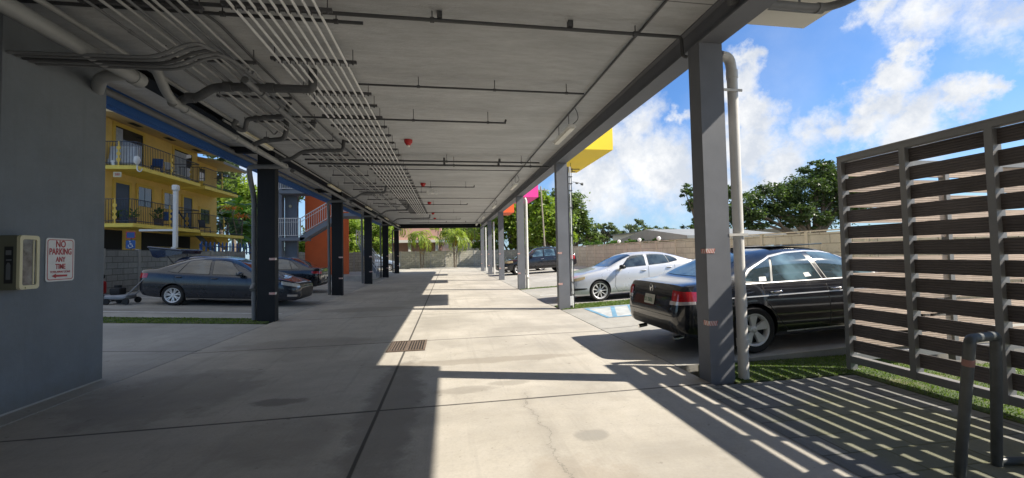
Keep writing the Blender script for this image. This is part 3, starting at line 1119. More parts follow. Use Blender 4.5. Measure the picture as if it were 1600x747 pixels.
for sp_, sd_ in (((-3.45, 8.07, 4.21), (1, 0, 0)), ((-3.05, 8.02, 4.235), (1, 0, 0))):
    sleeve(b, sp_, sd_, 0.042)
sleeve(b, (-3.3, 8.05, 4.22), (1, 0, 0), 0.045)
tag(b.build('waste_branch', M['pipe_iron']), 'small black trap pipe with a tight loop above the pale drain', 'pipe')
b = tmp
sleeve(b, (-3.7, 9.12, 4.1), (1, 0, 0), 0.055)
tag(b.build('waste_branch', M['pipe_iron']), 'black waste pipe curling up from the pale drain left of the nearest strip light', 'pipe')
b = MB()
b.tube([(-2.80, 6.2, 4.16), (-2.78, 8.7, 4.15), (-2.74, 8.95, 4.30), (-2.74, 9.0, CEIL)], 0.05, 12, 0.12)
for y in (6.7, 7.3, 8.1, 8.6):
    sleeve(b, (-2.785, y, 4.155), (0, 1, 0), 0.05)
tag(b.build('drain_pipe', M['pipe_grey']), 'short grey jointed pipe slung just below the left conduit bundle', 'pipe')
for i, (y, x1, lab) in enumerate(((10.6, -2.5, 'black waste branch bending over the nearest left column'), (17.5, -2.5, 'grey waste branch reaching across beside the second left column'),
                                  (24.2, -2.2, 'grey waste branch further along beside the third left column'), (29.5, -1.2, 'hooked waste branch near the far end of the ceiling'))):
    b = MB()
    b.tube([(-4.06, y, 4.0), (-3.7, y - 0.1, 4.02), (-3.45, y - 0.15, 4.18), (-3.2, y - 0.15, 4.22), (x1, y - 0.15, 4.24), (x1 + 0.02, y - 0.15, CEIL)], 0.045, 12, 0.07)
    for sp_, sd_ in (((-3.78, y - 0.08, 4.015), (1, 0, 0)), ((-3.36, y - 0.15, 4.195), (1, 0, .2)), ((-3.0, y - 0.15, 4.225), (1, 0, 0)), ((x1 - 0.1, y - 0.15, 4.238), (1, 0, 0))):
        sleeve(b, sp_, sd_, 0.045)
    tag(b.build('waste_branch', M['pipe_iron' if i == 0 else 'pipe_grey']), lab, 'pipe')
for i, y in enumerate(COLS[2:]):        # the same rainwater line, bay by bay
    b = MB()
    b.tube([(-4.14, y - 6.2, 3.99), (-4.14, y - 0.1, 3.97), (-4.9, y - 0.05, 3.95), (-4.93, y + 0.12, 3.6), (-4.91, y + 0.14, 0.05)], 0.06, 12, 0.14)
    for q in (5.0, 3.4, 1.7):
        sleeve(b, (-4.14, y - q, 3.98), (0, 1, 0), 0.06)
    sleeve(b, (-4.91, y + 0.14, 0.7), (0, 0, 1), 0.06)
    tag(b.build('drain_pipe', M['pipe_grey']), 'grey drain pipe that runs under the left beam and down the %s left column' % ('second', 'third', 'fourth', 'last')[i], 'pipe')
pipe('conduit', [(-5.38, 3.2, 4.36), (-5.38, 38.9, 4.36)], 0.06, 'pipe_grey', 'long grey pipe strapped along the inside of the blue fascia', cat='pipe')
pipe('conduit', [(-3.97, 1.2, 4.23), (-3.97, 8.5, 4.23)], 0.034, 'pipe_light', 'pale conduit leading along the left to the row of tube lights', cat='conduit')
pipe('conduit', [(-4.12, 8.3, 4.235), (-4.12, 37.5, 4.235)], 0.022, 'pipe_light', 'slim pale conduit carrying the left row of tube lights', cat='conduit')
pipe('conduit', [(-2.9, 1.0, 4.36), (-2.86, 4.4, 4.36), (-2.62, 5.1, 4.40), (-2.60, 6.2, 4.37), (-2.52, 12.0, 4.40)], 0.017, 'pipe_dark', 'dark cable pipe with a kink beside the left conduit bundle', cat='conduit', fillet=0.2)


def flatrun(y0, x0, x1):
    """five dark conduits turning off the pier, side by side"""
    for k in range(5):
        y = y0 + k * 0.078
        pts = [(x0 - 0.0 * k, y, 3.90 + 0.004 * k), (-3.25 + 0.02 * k, y + 0.02, 3.93), (-2.95 + 0.02 * k, y + 0.05, 4.12), (-2.80 + 0.03 * k, y + 0.10, 4.16), (-2.72 + 0.03 * k, y + 0.9, 4.17)]
        b = MB()
        b.tube(pts, 0.019, 8, 0.16)
        b.tube([(-2.72 + 0.03 * k, y + 0.55, 4.17), (-2.72 + 0.03 * k, y + 0.63, 4.17)], 0.026, 8)
        tag(b.build('conduit', M['pipe_grey' if k != 2 else 'pipe_dark']), 'dark conduit in the flat row of five bending off the blue grey pier', 'conduit', 'flat row of five conduits at the pier')


flatrun(5.10, -4.645, -2.4)

# sprinkler lines across the ceiling
SPR = [(4.78, -4.6, 3.05, 0.022, 4.39, 'foremost dark sprinkler main crossing the whole ceiling just ahead'),
       (4.95, -4.6, -0.95, 0.020, 4.39, 'shorter dark pipe running beside the foremost sprinkler main'),
       (6.62, -1.35, 2.36, 0.016, 4.34, 'thin dark pipe that ends beside the nearest right tube light'),
       (8.12, -3.2, 1.22, 0.018, 4.28, 'dark sprinkler line with upturned end, right of the nearest nine conduit hangers'),
       (11.75, -3.8, 2.75, 0.024, 4.30, 'upper of the twin dark mains between the nearest pair of opposite columns'),
       (11.98, -3.8, 3.1, 0.028, 4.24, 'lower and thicker of the twin dark mains between the nearest opposite columns'),
       (13.3, -2.4, 2.45, 0.013, 4.38, 'hairline pipe just past the twin dark mains'),
       (16.1, -3.0, 1.1, 0.018, 4.28, 'sprinkler line with upturned end just past the second red alarm'),
       (17.7, -3.6, -0.7, 0.016, 4.32, 'short dark line that feeds the white twin emergency light'),
       (19.9, -2.9, 2.4, 0.014, 4.36, 'long hairline pipe beyond the white emergency light'),
       (21.8, -3.2, 1.1, 0.018, 4.28, 'sprinkler line with upturned end between the middle columns'),
       (26.0, -3.0, 2.9, 0.02, 4.30, 'sprinkler line spanning the ceiling ahead of the fourth columns'),
       (30.8, -2.6, 1.0, 0.018, 4.28, 'sprinkler line with upturned end ahead of the fifth columns'),
       (34.0, -3.0, 3.0, 0.022, 4.28, 'last dark main before the end beam')]
for y, x0, x1, r, z, lab in SPR:
    def ex(b, y=y, x0=x0, x1=x1, r=r, z=z):
        if 'upturned' in lab:
            b.tube([(x1 - 0.02, y, z), (x1, y, z + 0.07)], r * 1.1, 8)
        if r > 0.015:
            n = 3 if x1 - x0 > 3.5 else 2
            for q in range(n):
                x = x0 + (x1 - x0) * (q + 0.75) / n
                b.tube([(x, y, z), (x, y, CEIL)], 0.007, 6)
                b.tube([(x - 0.025, y, z), (x + 0.025, y, z)], r * 1.5, 8)
        if r > 0.02:
            for x in [q for q in (-0.05, 1.55) if x0 < q < x1]:
                b.box(x - 0.03, x + 0.03, y - 0.035, y + 0.035, z + 0.02, z + 0.10)
    pts = [(x0, y, z), (x1, y, z)]
    if y < 4.8:
        pts += [(3.06, y, 4.14), (3.12, y, 4.13)]
    pipe('sprinkler_pipe', pts, r, 'pipe_dark', lab, 'sprinkler pipes across the ceiling', 0.05, extra=ex)
b = MB()
b.tube([(3.12, 3.95, 4.36), (4.30, 3.95, 4.36), (4.46, 3.80, 4.36), (4.46, 1.0, 4.36)], 0.045, 12, 0.16)
b.tube([(4.0, 3.95, 4.36), (4.0, 3.95, 4.53)], 0.012, 6)
b.tube([(4.22, 3.95, 4.36), (4.30, 3.95, 4.36)], 0.058, 12)
tag(b.build('sprinkler_pipe', M['pipe_grey']), 'grey pipe turning a corner under the cream soffit at top right', 'pipe')
pipe('conduit', [(2.50, 0.6, 4.455), (2.50, 37.0, 4.455)], 0.017, 'pipe_dark', 'straight dark conduit feeding the right row of tube lights', cat='conduit')
b = MB()
b.tube([(4.05, 13.6, 4.52), (4.05, 13.6, 4.74)], 0.008, 6)
b.tube([(4.3, 13.6, 4.52), (4.3, 13.6, 4.74)], 0.008, 6)
b.tube([(3.46, 13.6, 4.52), (4.62, 13.6, 4.52)], 0.016, 8)
b.tube([(4.3, 13.45, 4.52), (4.3, 13.45, 4.40), (4.45, 13.6, 4.44)], 0.016, 8)
tag(b.build('sprinkler_pipe', M['pipe_dark']), 'small dark pipe hanging under the yellow bay', 'pipe')

# tube lights
proto = thing('tube_light', 'unlit vapour tight light beside the nearest right column, hung on two rods', 'light', (2.55, 8.5, 4.13), 'right row of hanging tube lights')
b = MB()
b.obox((2.55, 8.5, 4.20), (0.13, 1.28, 0.05), bev=0.015)
for q in (-0.6, 0.6):
    b.box(2.475, 2.625, 8.5 + q - 0.03, 8.5 + q + 0.03, 4.165, 4.222)
b.build('housing', M['white'], proto)
b = MB()
b.obox((2.55, 8.5, 4.155), (0.115, 1.24, 0.05), bev=0.02)
b.build('diffuser', M['lens'], proto)
for q in (-0.38, 0.38):
    b = MB()
    b.tube([(2.55, 8.5 + q, 4.225), (2.55, 8.5 + q, CEIL)], 0.007, 6)
    b.build('rod', M['strut'], proto)
b = MB()
b.tube([(2.55, 8.0, 4.22), (2.64, 7.75, 4.28), (2.60, 7.7, 4.40), (2.52, 7.6, 4.455)], 0.009, 6, 0.1)
b.build('cable', M['strut'], proto)
for y, lab in ((15.3, 'second unlit hanging light along the right side of the ceiling'), (22.0, 'third unlit hanging light along the right side of the ceiling'),
               (28.7, 'fourth unlit hanging light along the right side of the ceiling'), (35.2, 'farthest unlit hanging light along the right side of the ceiling')):
    c = copy_tree(proto)
    c.location = (2.55, y, 4.13)
    c['label'] = lab
p2 = thing('tube_light', 'cream strip light hanging low before the nearest left column', 'light', (-4.02, 9.4, 4.12), 'left row of strip lights')
b = MB()
b.obox((-4.02, 9.4, 4.175), (0.12, 1.5, 0.04), bev=0.01)
b.build('housing', M['cream'], p2)
b = MB()
b.obox((-4.02, 9.4, 4.14), (0.10, 1.46, 0.035), bev=0.014)
b.build('diffuser', M['lens'], p2)
for q in (-0.5, 0.5):
    b = MB()
    b.tube([(-4.02, 9.4 + q, 4.19), (-4.02, 9.4 + q, CEIL)], 0.007, 6)
    b.build('rod', M['strut'], p2)
for y, lab in ((15.8, 'second cream strip light in the left row'), (22.4, 'third cream strip light in the left row'), (28.9, 'fourth cream strip light in the left row'),
               (35.0, 'farthest cream strip light in the left row')):
    c = copy_tree(p2)
    c.location = (-4.08, y, 4.12)
    c['label'] = lab

# red alarm beacons and the emergency light
al = thing('alarm_beacon', 'nearest red beacon under the ceiling', 'alarm', (-0.92, 10.3, 4.33), 'red alarm beacons under the ceiling')
b = MB()
b.lathe([(0.0, 4.36), (0.055, 4.362), (0.075, 4.40), (0.10, 4.43), (0.105, 4.49), (0.0, 4.495)], 20, 'z', (-0.92, 10.3, 0))
b.build('housing', M['red'], al)
b = MB()
b.lathe([(0.0, 4.318), (0.03, 4.322), (0.04, 4.345), (0.04, 4.358), (0.0, 4.359)], 14, 'z', (-0.92, 10.3, 0))
b.build('lens', M['lens'], al)
for y, lab in ((16.5, 'second red beacon, in front of the white emergency light'), (22.4, 'third red beacon, past the white emergency light'), (28.0, 'fourth red beacon far down the ceiling'),
               (32.0, 'farthest red beacon, close to the end beam')):
    c = copy_tree(al)
    c.location = (-0.92, y, 4.33)
    c['label'] = lab
em = thing('emergency_light', 'white emergency light with two round lamps under the ceiling', 'light', (-0.6, 17.7, 4.2))
b = MB()
b.obox((-0.6, 17.7, 4.30), (0.16, 0.12, 0.12), bev=0.015)
b.tube([(-0.6, 17.7, 4.36), (-0.6, 17.7, CEIL)], 0.012, 6)
b.build('housing', M['white'], em)
for sx in (-1, 1):
    b = MB()
    b.lathe([(0.0, -0.06), (0.075, -0.06), (0.085, -0.03), (0.06, 0.03), (0.0, 0.05)], 16, 'y', (-0.6 + sx * 0.16, 17.60, 4.29))
    b.build('lamp', M['white'], em)

# rainwater and service pipes down the right columns
b = MB()
b.tube([(3.47, 4.60, 4.08), (3.59, 4.60, 4.06), (3.62, 4.60, 3.9), (3.62, 4.60, 0.0)], 0.062, 16, 0.1)
for z in (3.84, 0.95, 0.45):
    b.tube([(3.62, 4.60, z - 0.05), (3.62, 4.60, z + 0.05)], 0.069, 16)
b.box(3.44, 3.70, 4.525, 4.54, 3.60, 3.63)
b.box(3.44, 3.70, 4.525, 4.54, 1.78, 1.81)
tag(b.build('downpipe', M['pipe_white']), 'white downpipe strapped to the nearest right column', 'pipe')
b = MB()
b.tube([(3.50, 18.1, 4.12), (3.56, 18.1, 4.0), (3.56, 18.1, 0.03)], 0.07, 14, 0.08)
b.tube([(3.56, 18.1, 0.62), (3.56, 18.02, 0.50)], 0.065, 12)
tag(b.build('downpipe', M['pipe_white']), 'white downpipe beside the third right column in front of the black truck', 'pipe')
for yy, lab in ((31.6, 'white downpipe beside the fifth right column'), (38.35, 'white downpipe beside the last right column')):
    b = MB()
    b.tube([(3.60, yy, 4.12), (3.60, yy, 0.0)], 0.07, 12)
    b.tube([(3.60, yy, 0.6), (3.60, yy, 0.7)], 0.08, 12)
    tag(b.build('downpipe', M['pipe_white']), lab, 'pipe')
b = MB()
for x, r, mm in ((3.485, 0.03, 0), (3.545, 0.02, 1), (3.585, 0.012, 0)):
    b.tube([(x, 11.32, 0.02), (x, 11.32, 4.1)], r, 8, k=mm)
for z in (0.4, 0.75, 1.4, 2.1, 2.9, 3.4, 3.6, 3.8):
    b.box(3.44, 3.61, 11.29, 11.345, z, z + 0.02, 0)
b.box(3.45, 3.53, 11.26, 11.36, 0.1, 0.36, 1)
tag(b.build('conduit', [M['pipe_dark'], M['emt']]), 'cluster of slim riser pipes on the second right column', 'conduit')
b = MB()
b.obox((3.75, 11.3, 3.62), (0.08, 0.05, 0.05), bev=0.01)
b.tube([(3.62, 11.32, 3.66), (3.78, 11.3, 3.64), (3.86, 11.28, 3.60)], 0.01, 6)
b.lathe([(0.0, 0), (0.035, 0), (0.045, 0.06), (0.0, 0.06)], 12, 'x', (3.86, 11.28, 3.59))
tag(b.build('security_camera', M['pipe_grey']), 'small bracketed camera sticking out of the second right column', 'camera')


# ------------------------------------------------------------------ lettering
def text_mesh(txt, size, width=None, bold=False, depth=0.002):
    cu = bpy.data.curves.new('lettering', 'FONT')
    cu.body = txt
    cu.size = size
    cu.align_x = 'CENTER'
    cu.align_y = 'CENTER'
    cu.extrude = depth / 2
    cu.resolution_u = 3
    if bold:
        cu.offset = size * 0.022
    o = bpy.data.objects.new('lettering', cu)
    C.objects.link(o)
    dg = bpy.context.evaluated_depsgraph_get()
    me = bpy.data.meshes.new_from_object(o.evaluated_get(dg))
    vs = [v.co.copy() for v in me.vertices]
    fs = [list(p.vertices) for p in me.polygons]
    bpy.data.objects.remove(o)
    bpy.data.curves.remove(cu)
    bpy.data.meshes.remove(me)
    if width:
        w = max(v.x for v in vs) - min(v.x for v in vs)
        for v in vs:
            v.x *= width / w
    return vs, fs


def letters(b, txt, c, size, right, up, width=None, bold=False, k=None):
    """write on a plane: right/up are the reading directions, the letters stand proud of it"""
    right, up = Vector(right).normalized(), Vector(up).normalized()
    n = right.cross(up)
    vs, fs = text_mesh(txt, size, width, bold)
    b.add([Vector(c) + right * v.x + up * v.y + n * (v.z + 0.0012) for v in vs], fs, k, False)


def rrect(w, h, r, n=5):
    P = []
    for cx, cy, a0 in ((w / 2 - r, h / 2 - r, 0), (-w / 2 + r, h / 2 - r, 90), (-w / 2 + r, -h / 2 + r, 180), (w / 2 - r, -h / 2 + r, 270)):
        for i in range(n + 1):
            a = R(a0 + 90 * i / n)
            P.append((cx + r * math.cos(a), cy + r * math.sin(a)))
    return P


# no-parking sign on the pier
M['sign_white'] = mat('sign_white', (0.66, 0.65, 0.62), 0.45, 0, 0.08, 12)
M['sign_red'] = mat('sign_red', (0.40, 0.03, 0.035), 0.45, 0, 0.1, 12)
sx, sy, sz = -4.655, 5.755, 1.655
sg = thing('parking_sign', 'white no parking sign with red letters on the blue grey pier', 'sign', (sx, sy, sz - 0.26))
b = MB()
P = rrect(0.37, 0.52, 0.035)
b.prism([(sy + u, sz + v) for u, v in P], 'x', sx, sx + 0.004)
b.build('panel', M['sign_white'], sg)
b = MB()
oP, iP = rrect(0.335, 0.485, 0.03), rrect(0.318, 0.468, 0.024)
n = len(oP)
b.add([(sx + 0.0052, sy + u, sz + v) for u, v in oP] + [(sx + 0.0052, sy + u, sz + v) for u, v in iP], [(i, (i + 1) % n, n + (i + 1) % n, n + i) for i in range(n)])
b.build('border', M['sign_red'], sg, recalc=False)
b = MB()
for txt, dz, s_, w in (('NO', 0.185, 0.115, 0.125), ('PARKING', 0.095, 0.105, 0.285), ('ANY', 0.0, 0.085, 0.125), ('TIME', -0.085, 0.085, 0.13), ('TOW-AWAY-ZONE', -0.148, 0.034, 0.26)):
    letters(b, txt, (sx + 0.0045, sy, sz + dz), s_, (0, 1, 0), (0, 0, 1), w, True)
az = sz - 0.195
b.prism([(sy - 0.11, az), (sy - 0.055, az + 0.028), (sy - 0.055, az + 0.012), (sy + 0.09, az + 0.012), (sy + 0.09, az - 0.012), (sy - 0.055, az - 0.012), (sy - 0.055, az - 0.028)], 'x', sx + 0.0046, sx + 0.006)
b.build('lettering', M['sign_red'], sg)

# extinguisher cabinet
cb = thing('extinguisher_cabinet', 'cream fire extinguisher cabinet with a glass door on the blue grey pier', 'cabinet', (-4.66, 5.15, 1.34))
y0, y1, z0, z1, xa, xb = 5.072, 5.285, 1.34, 1.92, -4.658, -4.47
M['cab_box'] = mat('cabinet_box', (0.13, 0.13, 0.09), 0.6, 0, 0.1, 5)
b = MB()
b.box(xa, xb - 0.03, y0, y1, z0, z1, 0)
b.build('box', M['cab_box'], cb)
b = MB()
oP, iP = rrect(y1 - y0, z1 - z0, 0.035), rrect(y1 - y0 - 0.06, z1 - z0 - 0.085, 0.02)
yc_, zc_ = (y0 + y1) / 2, (z0 + z1) / 2
n = len(oP)
vs = [(xb - 0.0295, yc_ + u, zc_ + v) for u, v in oP] + [(xb, yc_ + u, zc_ + v) for u, v in oP] + [(xb, yc_ + u, zc_ + v) for u, v in iP] + [(xb - 0.0295, yc_ + u, zc_ + v) for u, v in iP]
b.add(vs, [(r_ * n + i, r_ * n + (i + 1) % n, (r_ + 1) * n + (i + 1) % n, (r_ + 1) * n + i) for r_ in range(3) for i in range(n)])
b.build('door_frame', M['cream'], cb)
b = MB()
b.box(xb - 0.018, xb - 0.012, y0 + 0.028, y1 - 0.028, z0 + 0.04, z1 - 0.04)
M['cab_glass'] = mat('cabinet_glass', (0.16, 0.16, 0.15), 0.08, 0, 0.7, 9, 0, None, 0.6)
b.build('glass', M['cab_glass'], cb)
b = MB()
b.box(xb - 0.0115, xb - 0.004, y1 - 0.065, y1 - 0.055, z0 + 0.05, z1 - 0.05)
b.box(xb + 0.0005, xb + 0.012, yc_ - 0.05, yc_ + 0.05, z0 + 0.008, z0 + 0.026)
b.build('handle', M['cream'], cb)
b = MB()                               # pictogram plate on the near side
b.box(xa + 0.05, xb - 0.06, y0 - 0.003, y0 - 0.0003, 1.41, 1.80, 0)
xm = (xa + xb) / 2 - 0.005
b.prism([(xm - 0.02, 1.45), (xm + 0.02, 1.45), (xm + 0.02, 1.6), (xm + 0.008, 1.63), (xm - 0.008, 1.63), (xm - 0.02, 1.6)], 'y', y0 - 0.0045, y0 - 0.0032, 1)
b.box(xm - 0.02, xm + 0.028, y0 - 0.0045, y0 - 0.0032, 1.65, 1.665, 1)
b.box(xm - 0.025, xm + 0.025, y0 - 0.0045, y0 - 0.0032, 1.71, 1.76, 1)
b.build('label_plate', [M['black'], M['pipe_grey']], cb)

# ------------------------------------------------------------------ louvred screens of the enclosure
SX, PITCH, BH = 5.20, 0.2127, 0.157
scr = thing('louvred_screen', 'tall dark louvred screen of ribbed boards along the paved patio', 'screen', (SX, 2.6, 0.0))
Z0, Z1 = 0.10, 2.82
posts = [4.62, 3.86, 3.10, 2.34, 1.58, 0.82, 0.06]
b = MB()
b.box(SX, SX + 0.10, 0.0, 4.68, Z1 - 0.075, Z1 - 0.004, 0)
b.box(SX - 0.004, SX + 0.20, -0.004, 4.684, Z1 - 0.0035, Z1 + 0.010, 1)
b.build('top_rail', [M['screen'], M['screen_top']], scr)
b = MB()
b.box(SX, SX + 0.10, 0.0, 4.68, Z0, Z0 + 0.085, 0)
b.build('bottom_rail', M['screen'], scr)
for i, y in enumerate(posts):
    b = MB()
    b.box(SX - 0.003, SX + 0.103, y, y + (0.062 if i else 0.058), 0.0 if i % 3 == 0 else Z0 - 0.003, Z1 - 0.0745)
    if i % 3 == 0:
        b.box(SX - 0.03, SX + 0.13, y - 0.03, y + 0.09, 0.0, 0.012)
    b.build('post', M['screen'], scr)
zs = []
z = Z1 - 0.085 - BH
while z > Z0 + 0.0865:
    zs.append(z)
    z -= PITCH
for i in range(len(posts) - 1):
    ya, yb = posts[i + 1] + 0.0625, posts[i] - 0.0005
    for z in zs:
        b = MB()
        dz = random.uniform(-0.003, 0.003)
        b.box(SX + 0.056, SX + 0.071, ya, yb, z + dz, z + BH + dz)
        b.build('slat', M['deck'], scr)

# the return side of the enclosure has boards coloured as if sunlit
ret = thing('louvred_screen', 'sunlit tan side of the louvred enclosure, seen through the gaps of the tall dark screen', 'screen', (7.0, 4.75, 0.0))
b = MB()
b.box(SX + 0.11, 9.2, 4.70, 4.78, Z1 - 0.085, Z1 - 0.01)
b.build('top_rail', M['screen'], ret)
b = MB()
b.box(SX + 0.11, 9.2, 4.70, 4.78, Z0, Z0 + 0.085)
b.build('bottom_rail', M['screen'], ret)
for x in (7.0, 9.12):
    b = MB()
    b.box(x, x + 0.07, 4.697, 4.783, 0, Z1 - 0.0855)
    b.build('post', M['screen'], ret)
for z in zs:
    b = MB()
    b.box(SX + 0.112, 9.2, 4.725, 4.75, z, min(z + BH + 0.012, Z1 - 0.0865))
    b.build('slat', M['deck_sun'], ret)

# bike rack
M['rack'] = mat('powder_coat_grey', (0.060, 0.066, 0.066), 0.45, 0, 0.35, 9, 0.06)
rk = thing('bike_rack', 'dark grey tubular bike rack standing in front of the louvred screen', 'bike rack', (3.85, 2.3, 0.0))
b = MB()
b.tube([(3.49, 2.36, 0.0), (3.455, 2.235, 0.985), (3.92, 2.385, 0.955), (3.93, 2.43, 0.0)], 0.031, 14, 0.05)
b.tube([(3.462, 2.258, 0.80), (3.460, 2.252, 0.845)], 0.0325, 14, k=1)
M['band'] = mat('faded_band', (0.26, 0.13, 0.11), 0.6, 0, 0.2, 30)
o = b.build('hoop', [M['rack'], M['band']], rk)
b = MB()
b.tube([(3.93, 2.43, 0.035), (4.9, 2.30, 0.035)], 0.026, 12)
b.build('base_rail', M['rack'], rk)
b = MB()
b.tube([(4.13, 2.30, 0.0), (4.125, 2.32, 0.97), (4.60, 2.47, 0.95), (4.62, 2.50, 0.0)], 0.031, 14, 0.05)
b.build('hoop', M['rack'], rk)


# ------------------------------------------------------------------ boundary walls
def boundary_wall(axis, fixed, a0, a1, step, zbase, ztop, wm, pm, name, label, coping=False):
    o0 = (fixed, (a0 + a1) / 2, zbase) if axis == 'y' else ((a0 + a1) / 2, fixed, zbase)
    t = thing(name, label, 'wall', o0)
    n = int(round((a1 - a0) / step))
    b = MB()
    for i in range(n):
        u0, u1 = a0 + i * step + 0.062, a0 + (i + 1) * step - 0.062
        j = random.uniform(-0.006, 0.006)
        if axis == 'y':
            b.box(fixed - 0.04 + j, fixed + 0.04 + j, u0, u1, zbase - 0.3, ztop - 0.03)
        else:
            b.box(u0, u1, fixed - 0.04 + j, fixed + 0.04 + j, zbase - 0.3, ztop - 0.03)
    b.build('panel', M[wm], t)
    for i in range(n + 1):
        u = a0 + i * step
        b = MB()
        if axis == 'y':
            b.box(fixed - 0.07, fixed + 0.07, u - 0.06, u + 0.06, zbase - 0.3, ztop + 0.01)
        else:
            b.box(u - 0.06, u + 0.06, fixed - 0.07, fixed + 0.07, zbase - 0.3, ztop + 0.01)
        b.build('post', M[pm], t)
    if coping:
        b = MB()
        if axis == 'y':
            b.box(fixed - 0.065, fixed + 0.065, a0, a1, ztop + 0.011, ztop + 0.05)
        else:
            b.box(a0, a1, fixed - 0.065, fixed + 0.065, ztop + 0.011, ztop + 0.05)
        b.build('coping', M[pm], t)
    return t


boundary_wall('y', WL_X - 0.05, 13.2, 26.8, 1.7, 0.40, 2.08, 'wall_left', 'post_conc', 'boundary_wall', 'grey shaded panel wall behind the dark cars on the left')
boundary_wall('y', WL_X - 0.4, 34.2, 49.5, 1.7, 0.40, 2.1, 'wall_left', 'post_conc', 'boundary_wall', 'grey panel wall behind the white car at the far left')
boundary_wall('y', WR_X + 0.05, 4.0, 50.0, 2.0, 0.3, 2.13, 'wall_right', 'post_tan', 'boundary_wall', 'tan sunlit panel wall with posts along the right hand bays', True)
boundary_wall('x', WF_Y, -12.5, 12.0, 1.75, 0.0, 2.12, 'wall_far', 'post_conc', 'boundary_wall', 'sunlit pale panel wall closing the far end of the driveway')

# ------------------------------------------------------------------ the yellow apartments over the left wall
M['y_wall'] = mat('ochre_stucco', (0.84, 0.59, 0.17), 0.85, 0, 0.14, 1.2, 0.2, 30)
M['y_slab'] = mat('yellow_slab_edge', (0.90, 0.70, 0.13), 0.7, 0, 0.15, 2)
M['y_trim'] = mat('bright_yellow_trim', (0.78, 0.54, 0.09), 0.6, 0, 0.08, 2)
M['y_soffit'] = mat('cream_eave', (0.66, 0.50, 0.26), 0.8, 0, 0.1, 2)
M['roof_grey'] = mat('grey_roof_edge', (0.30, 0.29, 0.27), 0.85, 0, 0.2, 3)
M['door_blue'] = mat('navy_door', (0.02, 0.05, 0.12), 0.45, 0, 0.15, 5)
M['glass_dark'] = mat('dark_window_glass', (0.025, 0.03, 0.035), 0.06, 0, 0.4, 2.5, 0, None, 0.5)
M['curtain'] = mat('pale_curtain', (0.45, 0.48, 0.52), 0.8, 0, 0.3, 8)
M['rail_dark'] = mat('blue_black_railing', (0.03, 0.04, 0.065), 0.5, 0, 0.1, 4)
FX, BX = -17.1, -15.5
yb_ = thing('yellow_apartments', 'ochre yellow apartment building with railed balconies behind the left wall', 'building', (-20.0, 28.0, 0.3))
b = MB()
b.box(-26.0, FX, 23.15, 31.2, 0.0, 9.0)
b.box(-26.0, FX + 0.002, 31.2, 33.6, 0.0, 8.5)
b.build('wall', M['y_wall'], yb_)
b = MB()
b.prism([(BX + 0.15, 8.80), (BX + 0.15, 8.98), (-18, 9.5), (-27, 9.5), (-27, 9.03), (FX, 9.03)], 'y', 22.3, 31.25, 0)
b.prism([(BX, 8.36), (BX, 8.50), (-18, 9.02), (-27, 9.02), (-27, 8.52), (FX, 8.52)], 'y', 31.26, 34.9, 0)
b.box(BX + 0.152, BX + 0.17, 22.28, 31.27, 8.79, 9.0, 1)
b.box(BX + 0.002, BX + 0.02, 31.28, 34.92, 8.35, 8.52, 1)
for y in (24.0, 26.7, 29.4):
    b.box(-16.5, -16.2, y, y + 0.7, 8.872, 8.884, 2)
b.build('roof', [M['y_soffit'], M['roof_grey'], M['black']], yb_)


def balcony(y0, y1, z, name='balcony', rail_end=True, x0=FX + 0.003, x1=BX):
    b = MB()
    b.box(x0, x1, y0, y1, z - 0.19, z, 0)
    o = b.build(name, M['y_slab'], yb_)
    b = MB()
    for zz in (z + 0.12, z + 1.22):
        b.tube([(x0, y0 + 0.06, zz), (x1 - 0.06, y0 + 0.06, zz), (x1 - 0.06, y1 - 0.06, zz), (x0, y1 - 0.06, zz)], 0.022, 6)
    q = y0 + 0.06
    while q < y1:
        b.tube([(x1 - 0.06, q, z), (x1 - 0.06, q, z + 1.22)], 0.011, 5)
        q += 0.125
    q = x0 + 0.1
    while q < x1 - 0.06:
        b.tube([(q, y0 + 0.06, z), (q, y0 + 0.06, z + 1.22)], 0.011, 5)
        q += 0.125
    # yellow cast panel in the railing
    for yy in (y0 + 0.06, ):
        for xx in (x0 + 0.75,):
            b.box(xx - 0.03, xx + 0.03, yy - 0.02, yy + 0.02, z, z + 1.24, 1)
            for s_ in (0.3, 0.6, 0.9):
                b.lathe([(0.0, -0.012), (0.10, -0.012), (0.10, 0.012), (0.0, 0.012)], 10, 'y', (xx, yy - 0.012, z + s_), 1)
    for yy in (y0 + (y1 - y0) * 0.5,):
        b.box(x1 - 0.08, x1 - 0.04, yy - 0.03, yy + 0.03, z, z + 1.24, 1)
        for s_ in (0.3, 0.6, 0.9):
            b.lathe([(0.0, -0.012), (0.10, -0.012), (0.10, 0.012), (0.0, 0.012)], 10, 'x', (x1 - 0.02, yy, z + s_), 1)
    b.build('railing', [M['rail_dark'], M['y_trim']], o)
    return o


balcony(23.2, 28.6, 6.47)
balcony(29.1, 33.3, 6.42)
balcony(23.0, 28.6, 3.52)
balcony(28.7, 34.2, 3.36)
b = MB()                                # garage storey: flat black panels painted in for shaded recesses, and a stair
for y0_, y1_ in ((23.4, 24.6), (26.0, 30.4)):
    b.box(FX + 0.003, FX + 0.02, y0_, y1_, 0.4, 3.25)
b.build('recess_shade', M['black'], yb_)
b = MB()
b.prism([(29.6, 3.2), (34.6, 0.4), (33.9, 0.4), (28.9, 3.2)], 'x', BX - 0.5, BX - 0.46, 0)
b.prism([(31.2, 3.17), (33.2, 3.17), (33.2, 2.3)], 'x', BX - 0.9, BX - 0.6, 1)
b.prism([(28.0, 5.1), (30.0, 3.55), (30.0, 3.45), (28.0, 5.0)], 'x', BX - 1.2, BX - 1.14, 0)
b.build('stair', [M['rail_dark'], M['y_trim']], yb_)


